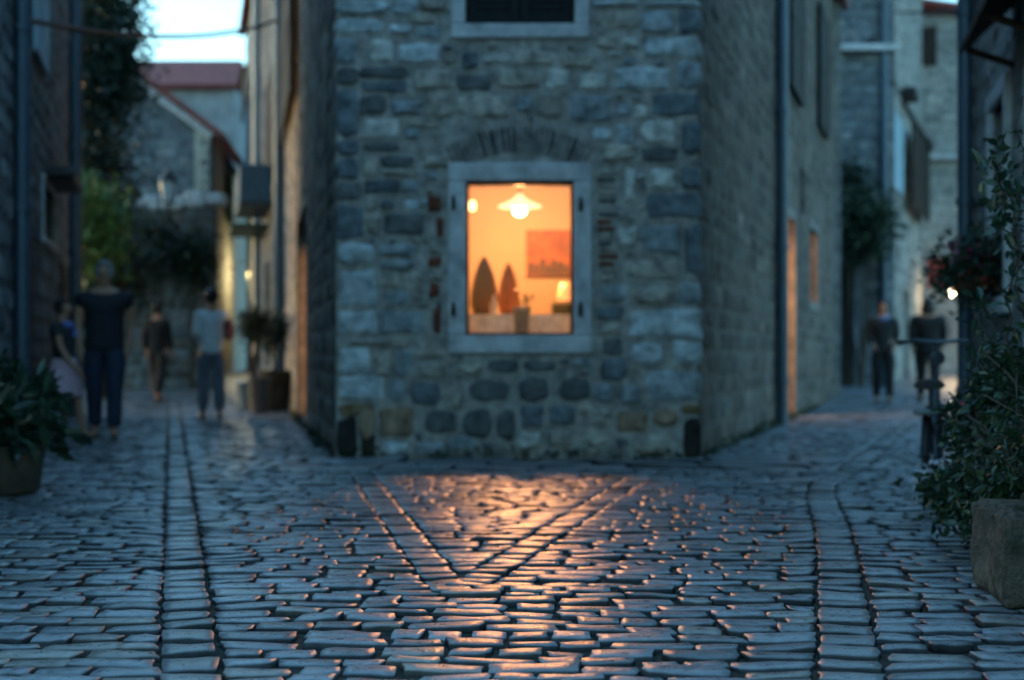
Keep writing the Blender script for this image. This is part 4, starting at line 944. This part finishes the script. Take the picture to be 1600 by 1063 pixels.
# ------------------------------------------------------------------ people
def skin(name, verts, edges, radii, mat, parent, root=0, sub=2):
    me = bpy.data.meshes.new(name); me.from_pydata([tuple(v) for v in verts], edges, []); ob = bpy.data.objects.new(name, me); COL.objects.link(ob)
    md = ob.modifiers.new('s', 'SKIN'); md.use_smooth_shade = True
    lay = me.skin_vertices[0] if me.skin_vertices else None
    if lay is None:
        bpy.context.view_layer.objects.active = ob; lay = me.skin_vertices[0]
    for i, r in enumerate(radii):
        lay.data[i].radius = r if hasattr(r, '__len__') else (r, r)
        lay.data[i].use_root = (i == root)
    ss = ob.modifiers.new('u', 'SUBSURF'); ss.levels = sub; ss.render_levels = sub
    dg = bpy.context.evaluated_depsgraph_get(); new = bpy.data.meshes.new_from_object(ob.evaluated_get(dg)); new.name = name
    bpy.data.objects.remove(ob); new.materials.clear(); new.materials.append(mat)
    new.polygons.foreach_set('use_smooth', [True]*len(new.polygons))
    o = bpy.data.objects.new(name, new); COL.objects.link(o); o.parent = parent; return o
M_SKIN = mat_plain('skin_tone', (.36, .19, .12), .55, scale=30, var=.1, bstr=.05)
M_HAIRD = mat_plain('dark_hair', (.015, .011, .009), .6, scale=60, var=.5, bstr=.6)
M_HAIRG = mat_plain('grey_hair', (.2, .2, .21), .6, scale=60, var=.4, bstr=.6)
M_SHOE = mat_plain('dark_shoe', (.015, .015, .016), .5)
M_EYE = mat_plain('eye_dark', (.02, .015, .012), .2)
def person(label, loc, h, rotz, top, bottom, hair, stride=.25, armsw=.2, build=1.0, skirt=None, long_hair=False, sleeves='short', bag=None, head_turn=0, elbow=.0, coat=False):
    k = h/1.75; t = thing('person', label, 'person', loc); t.rotation_euler = (0, 0, rotz)
    V = []; E = []; Rr = []; ix = {}
    def v(n, p, r, par=None):
        ix[n] = len(V); V.append(Vector(p)*k); Rr.append((r[0]*k, r[1]*k) if hasattr(r, '__len__') else (r*k, r*k))
        if par is not None: E.append((ix[par], ix[n]))
    b = build
    v('pel', (0, 0, .95), (.15*b, .105*b)); v('wai', (0, -.005, 1.10), (.135*b, .10*b), 'pel'); v('che', (0, 0, 1.30), (.145*b, .105*b), 'wai'); v('shb', (0, .01, 1.42), (.105*b, .075*b), 'che')
    v('nek', (0, .01, 1.51), .055, 'shb'); v('jaw', (0, -.02, 1.575), (.058, .068), 'nek'); v('hed', (0, -.005, 1.65), (.075, .092), 'jaw'); v('cra', (0, 0, 1.715), (.055, .068), 'hed')
    v('nose', (0, -.115, 1.615), .012, 'hed')
    J = {}
    for s_, sg in (('L', 1), ('R', -1)):
        st = stride*sg; kx = -.05*abs(stride)
        J[s_] = dict(hip=(.095*sg*b, 0, .90), knee=(.10*sg, -st*.5-.03, .50), ank=(.10*sg, -st+ (.03 if st < 0 else 0), .085+(.05 if st < 0 else 0)*abs(stride)*3), toe=(.115*sg, -st-.15, .035), heel=(.10*sg, -st+.05, .04))
        q = J[s_]; v(s_+'hip', q['hip'], .088*b, 'pel'); v(s_+'thi', (.1*sg, -st*.25, .72), .076*b, s_+'hip'); v(s_+'kne', q['knee'], .056, s_+'thi'); v(s_+'cal', (.10*sg, (q['knee'][1]+q['ank'][1])/2+.02, .34), .054, s_+'kne'); v(s_+'ank', q['ank'], .036, s_+'cal'); v(s_+'toe', q['toe'], .03, s_+'ank')
        aw = armsw*-sg*1.0
        sh = (.175*sg*b, .01, 1.39); el = (.206*sg*b, .02-aw*.5, 1.14); wr = (.185*sg*b+elbow*-.1*sg, -.06-aw-elbow*.25, .90+elbow*.22)
        J[s_].update(sh=sh, el=el, wr=wr)
        v(s_+'sho', sh, .05*b, 'shb'); v(s_+'uar', ((sh[0]+el[0])/2, (sh[1]+el[1])/2, 1.28), .048*b, s_+'sho'); v(s_+'elb', el, .04, s_+'uar'); v(s_+'fora', tuple((Vector(el)*.6+Vector(wr)*.4)), .038, s_+'elb'); v(s_+'wri', wr, .026, s_+'fora')
        dirh = (Vector(wr)-Vector(el)).normalized(); pal = Vector(wr)+dirh*.06; v(s_+'pal', pal, (.036, .018), s_+'wri')
        for fi, (off, ln) in enumerate(((-.027, .055), (-.009, .065), (.009, .062), (.027, .048))):
            m1 = pal+dirh*.035+Vector((0, off, 0)); m2 = m1+dirh*ln*.6+Vector((-.006*sg, 0, 0)); m3 = m2+dirh*ln*.5+Vector((-.014*sg, 0, 0))
            v(f'{s_}f{fi}a', m1, .0095, s_+'pal'); v(f'{s_}f{fi}b', m2, .0085, f'{s_}f{fi}a'); v(f'{s_}f{fi}c', m3, .007, f'{s_}f{fi}b')
        th = Vector(wr)+dirh*.03+Vector((-.012*sg, -.035, 0)); v(s_+'th', th, .011, s_+'wri'); v(s_+'th2', th+dirh*.04+Vector((0, -.012, 0)), .009, s_+'th')
    skin('body', V, E, Rr, M_SKIN, t, 0, 2)
    # eyes, ears
    for sg in (1, -1):
        mb = MB(); c = Vector((.03*sg, -.082, 1.638))*k; mb.lathe([(0, -.009*k), (.009*k, -.004*k), (.009*k, .004*k), (0, .009*k)], c, 8); mb.build('eye', M_EYE, t, smooth=True).location = (0, 0, 0)
        mb = MB(); c = Vector((.079*sg, .005, 1.625))*k; mb.lathe([(0, -.03*k), (.012*k, -.02*k), (.014*k, .012*k), (0, .028*k)], c, 8); mb.build('ear', M_SKIN, t, smooth=True).location = (0, 0, 0)
    mb = MB(); c = Vector((0, -.088, 1.575))*k; mb.box(c, (.045*k, .012*k, .01*k), bev=.003); mb.build('mouth', mat_plain('lip', (.25, .09, .07), .5), t).location = (0, 0, 0)
    # hair: a cap over the skull, open at the face
    mb = MB(); rg = np.random.default_rng(len(label)); nu_, nv_ = 22, 14; vs = []
    for a_ in range(nv_+1):
        for b_ in range(nu_):
            th, ph = math.pi*a_/nv_, 2*math.pi*b_/nu_
            x_, y_, z_ = math.sin(th)*math.cos(ph), math.sin(th)*math.sin(ph), math.cos(th)
            f_ = 1+.05*rg.normal(); px_, py_, pz_ = .094*x_*f_, .02+.112*y_*f_, 1.652+.108*z_*f_
            if long_hair and z_ < 0 and y_ > -.2: pz_ = 1.652+.27*z_*f_; px_ *= 1.25*(1-.1*z_)
            if y_ < -.35 and z_ < .45: py_ = -.045+.02*f_
            vs.append((px_*k, py_*k, pz_*k))
    fs = [(a_*nu_+b_, (a_+1)*nu_+b_, (a_+1)*nu_+(b_+1) % nu_, a_*nu_+(b_+1) % nu_) for a_ in range(nv_) for b_ in range(nu_)]
    mb.add(vs, fs); mb.build('hair', hair, t, smooth=True).location = (0, 0, 0)
    # top
    g = .02
    tv = [(0, 0, .86 if not coat else .74), (0, 0, 1.08), (0, 0, 1.28), (0, .01, 1.415), (0, .012, 1.485)]; trr = [(.20*b, .155*b) if not coat else (.22*b, .17*b), (.165*b, .135*b), (.19*b, .145*b), (.155*b, .10*b), (.075, .08)]; te = [(0, 1), (1, 2), (2, 3), (3, 4)]
    for s_ in 'LR':
        q = J[s_]; i0 = len(tv); tv += [q['sh'], tuple((Vector(q['sh'])+Vector(q['el']))/2)]; trr += [.068*b, .066*b]; te += [(3, i0), (i0, i0+1)]
        if sleeves == 'long': tv += [q['el'], tuple(Vector(q['el']).lerp(Vector(q['wr']), .9))]; trr += [.058*b, .046*b]; te += [(i0+1, i0+2), (i0+2, i0+3)]
    sc_ = lambda r: (r[0]*k, r[1]*k) if hasattr(r, '__len__') else (r*k, r*k)
    skin('coat' if coat else 'shirt', [Vector(p)*k for p in tv], te, [sc_(r) for r in trr], top, t, 1, 2)
    if skirt:
        mb = MB(); mb.lathe([(r*k, z*k) for r, z in ((.23, .55), (.235, .56), (.19, .80), (.15, 1.0), (.14, 1.02))], (0, 0, 0), 22); mb.build('skirt', bottom, t, smooth=True).location = (0, 0, 0)
    else:
        tv = [(0, 0, 1.03), (0, 0, .93)]; tr_ = [(.15*b, .12*b), (.185*b, .14*b)]; te = [(0, 1)]
        for s_ in 'LR':
            q = J[s_]; i0 = len(tv); cal = Vector(((q['knee'][0]+q['ank'][0])/2, (q['knee'][1]+q['ank'][1])/2+.02, .33)); tv += [q['hip'], tuple((Vector(q['hip'])+Vector(q['knee']))/2), q['knee'], tuple(cal), tuple(Vector(q['knee']).lerp(Vector(q['ank']), .97))]; tr_ += [.108*b, .10*b, .086, .084, .07]; te += [(1, i0), (i0, i0+1), (i0+1, i0+2), (i0+2, i0+3), (i0+3, i0+4)]
        skin('trousers', [Vector(p)*k for p in tv], te, [sc_(r) for r in tr_], bottom, t, 1, 2)
    for s_ in 'LR':
        q = J[s_]; skin('shoe', [Vector(q['heel'])*k, (Vector(q['heel'])*.5+Vector(q['toe'])*.5)*k, Vector(q['toe'])*k], [(0, 1), (1, 2)], [(.042*k, .04*k), (.045*k, .04*k), (.04*k, .028*k)], M_SHOE, t, 0, 1)
    if bag:
        skin(bag[0], [Vector(p)*k for p in bag[1]], [(i, i+1) for i in range(len(bag[1])-1)], [sc_(r) for r in bag[2]], bag[3], t, 0, 2)
    return t
def cloth(n, c): return mat_plain(n, c, .85, scale=25, var=.25, bstr=.3, bdist=.006)
def at(px, py): d = CAMZ*F/(py-560); p = P(px, py, d); p.z = gz(d); return p
person('tall grey haired man in dark shirt and blue jeans walking at left', at(163, 686), 1.76, math.radians(12), cloth('navy_shirt', (.011, .014, .022)), cloth('blue_jeans', (.014, .026, .055)), M_HAIRG, stride=.12, armsw=.08, build=1.22, sleeves='short')
person('child in blue scarf and pink skirt beside the tall man', at(100, 688), 1.38, math.radians(75), cloth('dark_top', (.03, .03, .035)), cloth('pink_skirt', (.55, .38, .46)), M_HAIRD, stride=.22, armsw=.2, build=.95, skirt=True, long_hair=False, sleeves='short',
       bag=('scarf', [(-.10, -.02, 1.43), (0, -.09, 1.42), (.10, -.02, 1.43), (.05, -.12, 1.25)], [.05, .055, .05, .06], cloth('blue_scarf', (.10, .16, .45))))
person('person in black clothes walking away down the left lane', at(246, 632), 1.72, math.radians(170), cloth('black_jumper', (.007, .007, .008)), cloth('black_trousers', (.007, .008, .010)), M_HAIRD, stride=.2, armsw=.1, build=1.05, sleeves='long')
person('person in pale blue shirt and grey trousers seen from behind', at(330, 655), 1.72, math.radians(200), cloth('pale_blue_shirt', (.60, .68, .74)), cloth('blue_grey_trousers', (.12, .15, .20)), M_HAIRD, stride=.06, armsw=.12, build=1.0, sleeves='long', elbow=.6,
       bag=('shoulder_bag', [(-.20, .12, 1.34), (-.22, .13, 1.2), (-.21, .12, 1.05)], [(.06, .05), (.08, .07), (.07, .06)], cloth('maroon_bag', (.12, .05, .06))))
person('person in dark clothes with pale collar in the right lane', at(1380, 634), 1.74, math.radians(-8), cloth('dark_green_jacket', (.01, .012, .012)), cloth('dark_trousers', (.006, .007, .008)), M_HAIRD, stride=.06, armsw=.06, build=1.12, sleeves='long', elbow=.35,
       bag=('scarf', [(-.09, -.04, 1.46), (0, -.09, 1.43), (.09, -.04, 1.46)], [.04, .045, .04], cloth('blue_collar', (.10, .16, .34))))
person('long haired person in black coat near the right drainpipe', at(1450, 632), 1.80, math.radians(172), cloth('black_coat', (.006, .006, .0065)), cloth('black_leggings', (.006, .006, .007)), M_HAIRD, stride=.14, armsw=.05, build=1.28, sleeves='long', long_hair=True, coat=True)

# ------------------------------------------------------------------ sky, sun, camera
EL, SROT = 1.6, -72.0
w = bpy.data.worlds.new('World'); sc.world = w; w.use_nodes = True
nt = w.node_tree; bg = nt.nodes['Background']; sk = nt.nodes.new('ShaderNodeTexSky'); sk.sky_type = 'NISHITA'; sk.sun_disc = False
sk.sun_elevation = math.radians(EL); sk.sun_rotation = math.radians(SROT); sk.ozone_density = 2.5; sk.air_density = 1.0; sk.dust_density = 1.5
nt.links.new(mul(nt, sk.outputs[0], (.84, 1.08, 1.0)), bg.inputs[0]); bg.inputs[1].default_value = .10
sl = bpy.data.lights.new('Sun', 'SUN'); sl.energy = .02; sl.angle = math.radians(20); sl.color = (1, .9, .8)
so = bpy.data.objects.new('Sun', sl); COL.objects.link(so)
az = math.radians(SROT); dv = Vector((math.sin(az)*math.cos(math.radians(EL)), math.cos(az)*math.cos(math.radians(EL)), math.sin(math.radians(EL))))
so.rotation_euler = dv.to_track_quat('Z', 'Y').to_euler()
cd = bpy.data.cameras.new('camera'); cd.lens = 50; cd.sensor_width = 36; cd.clip_end = 2000; cd.clip_start = .05
cd.shift_y = 28.5/1600
cd.dof.use_dof = True; cd.dof.focus_distance = 4.3; cd.dof.aperture_fstop = 1.8; cd.dof.aperture_blades = 0
co = bpy.data.objects.new('camera', cd); COL.objects.link(co); co.location = (0, 0, CAMZ); co.rotation_euler = (math.pi/2, 0, 0); sc.camera = co
sc.view_settings.view_transform = 'Standard'; sc.view_settings.look = 'None'; sc.view_settings.gamma = 1; sc.view_settings.exposure = 4.78
sc.render.engine = 'CYCLES'; sc.cycles.use_denoising = True; sc.cycles.max_bounces = 8; sc.cycles.transparent_max_bounces = 12
sc.cycles.sample_clamp_indirect = .5; sc.cycles.sample_clamp_direct = 1.5
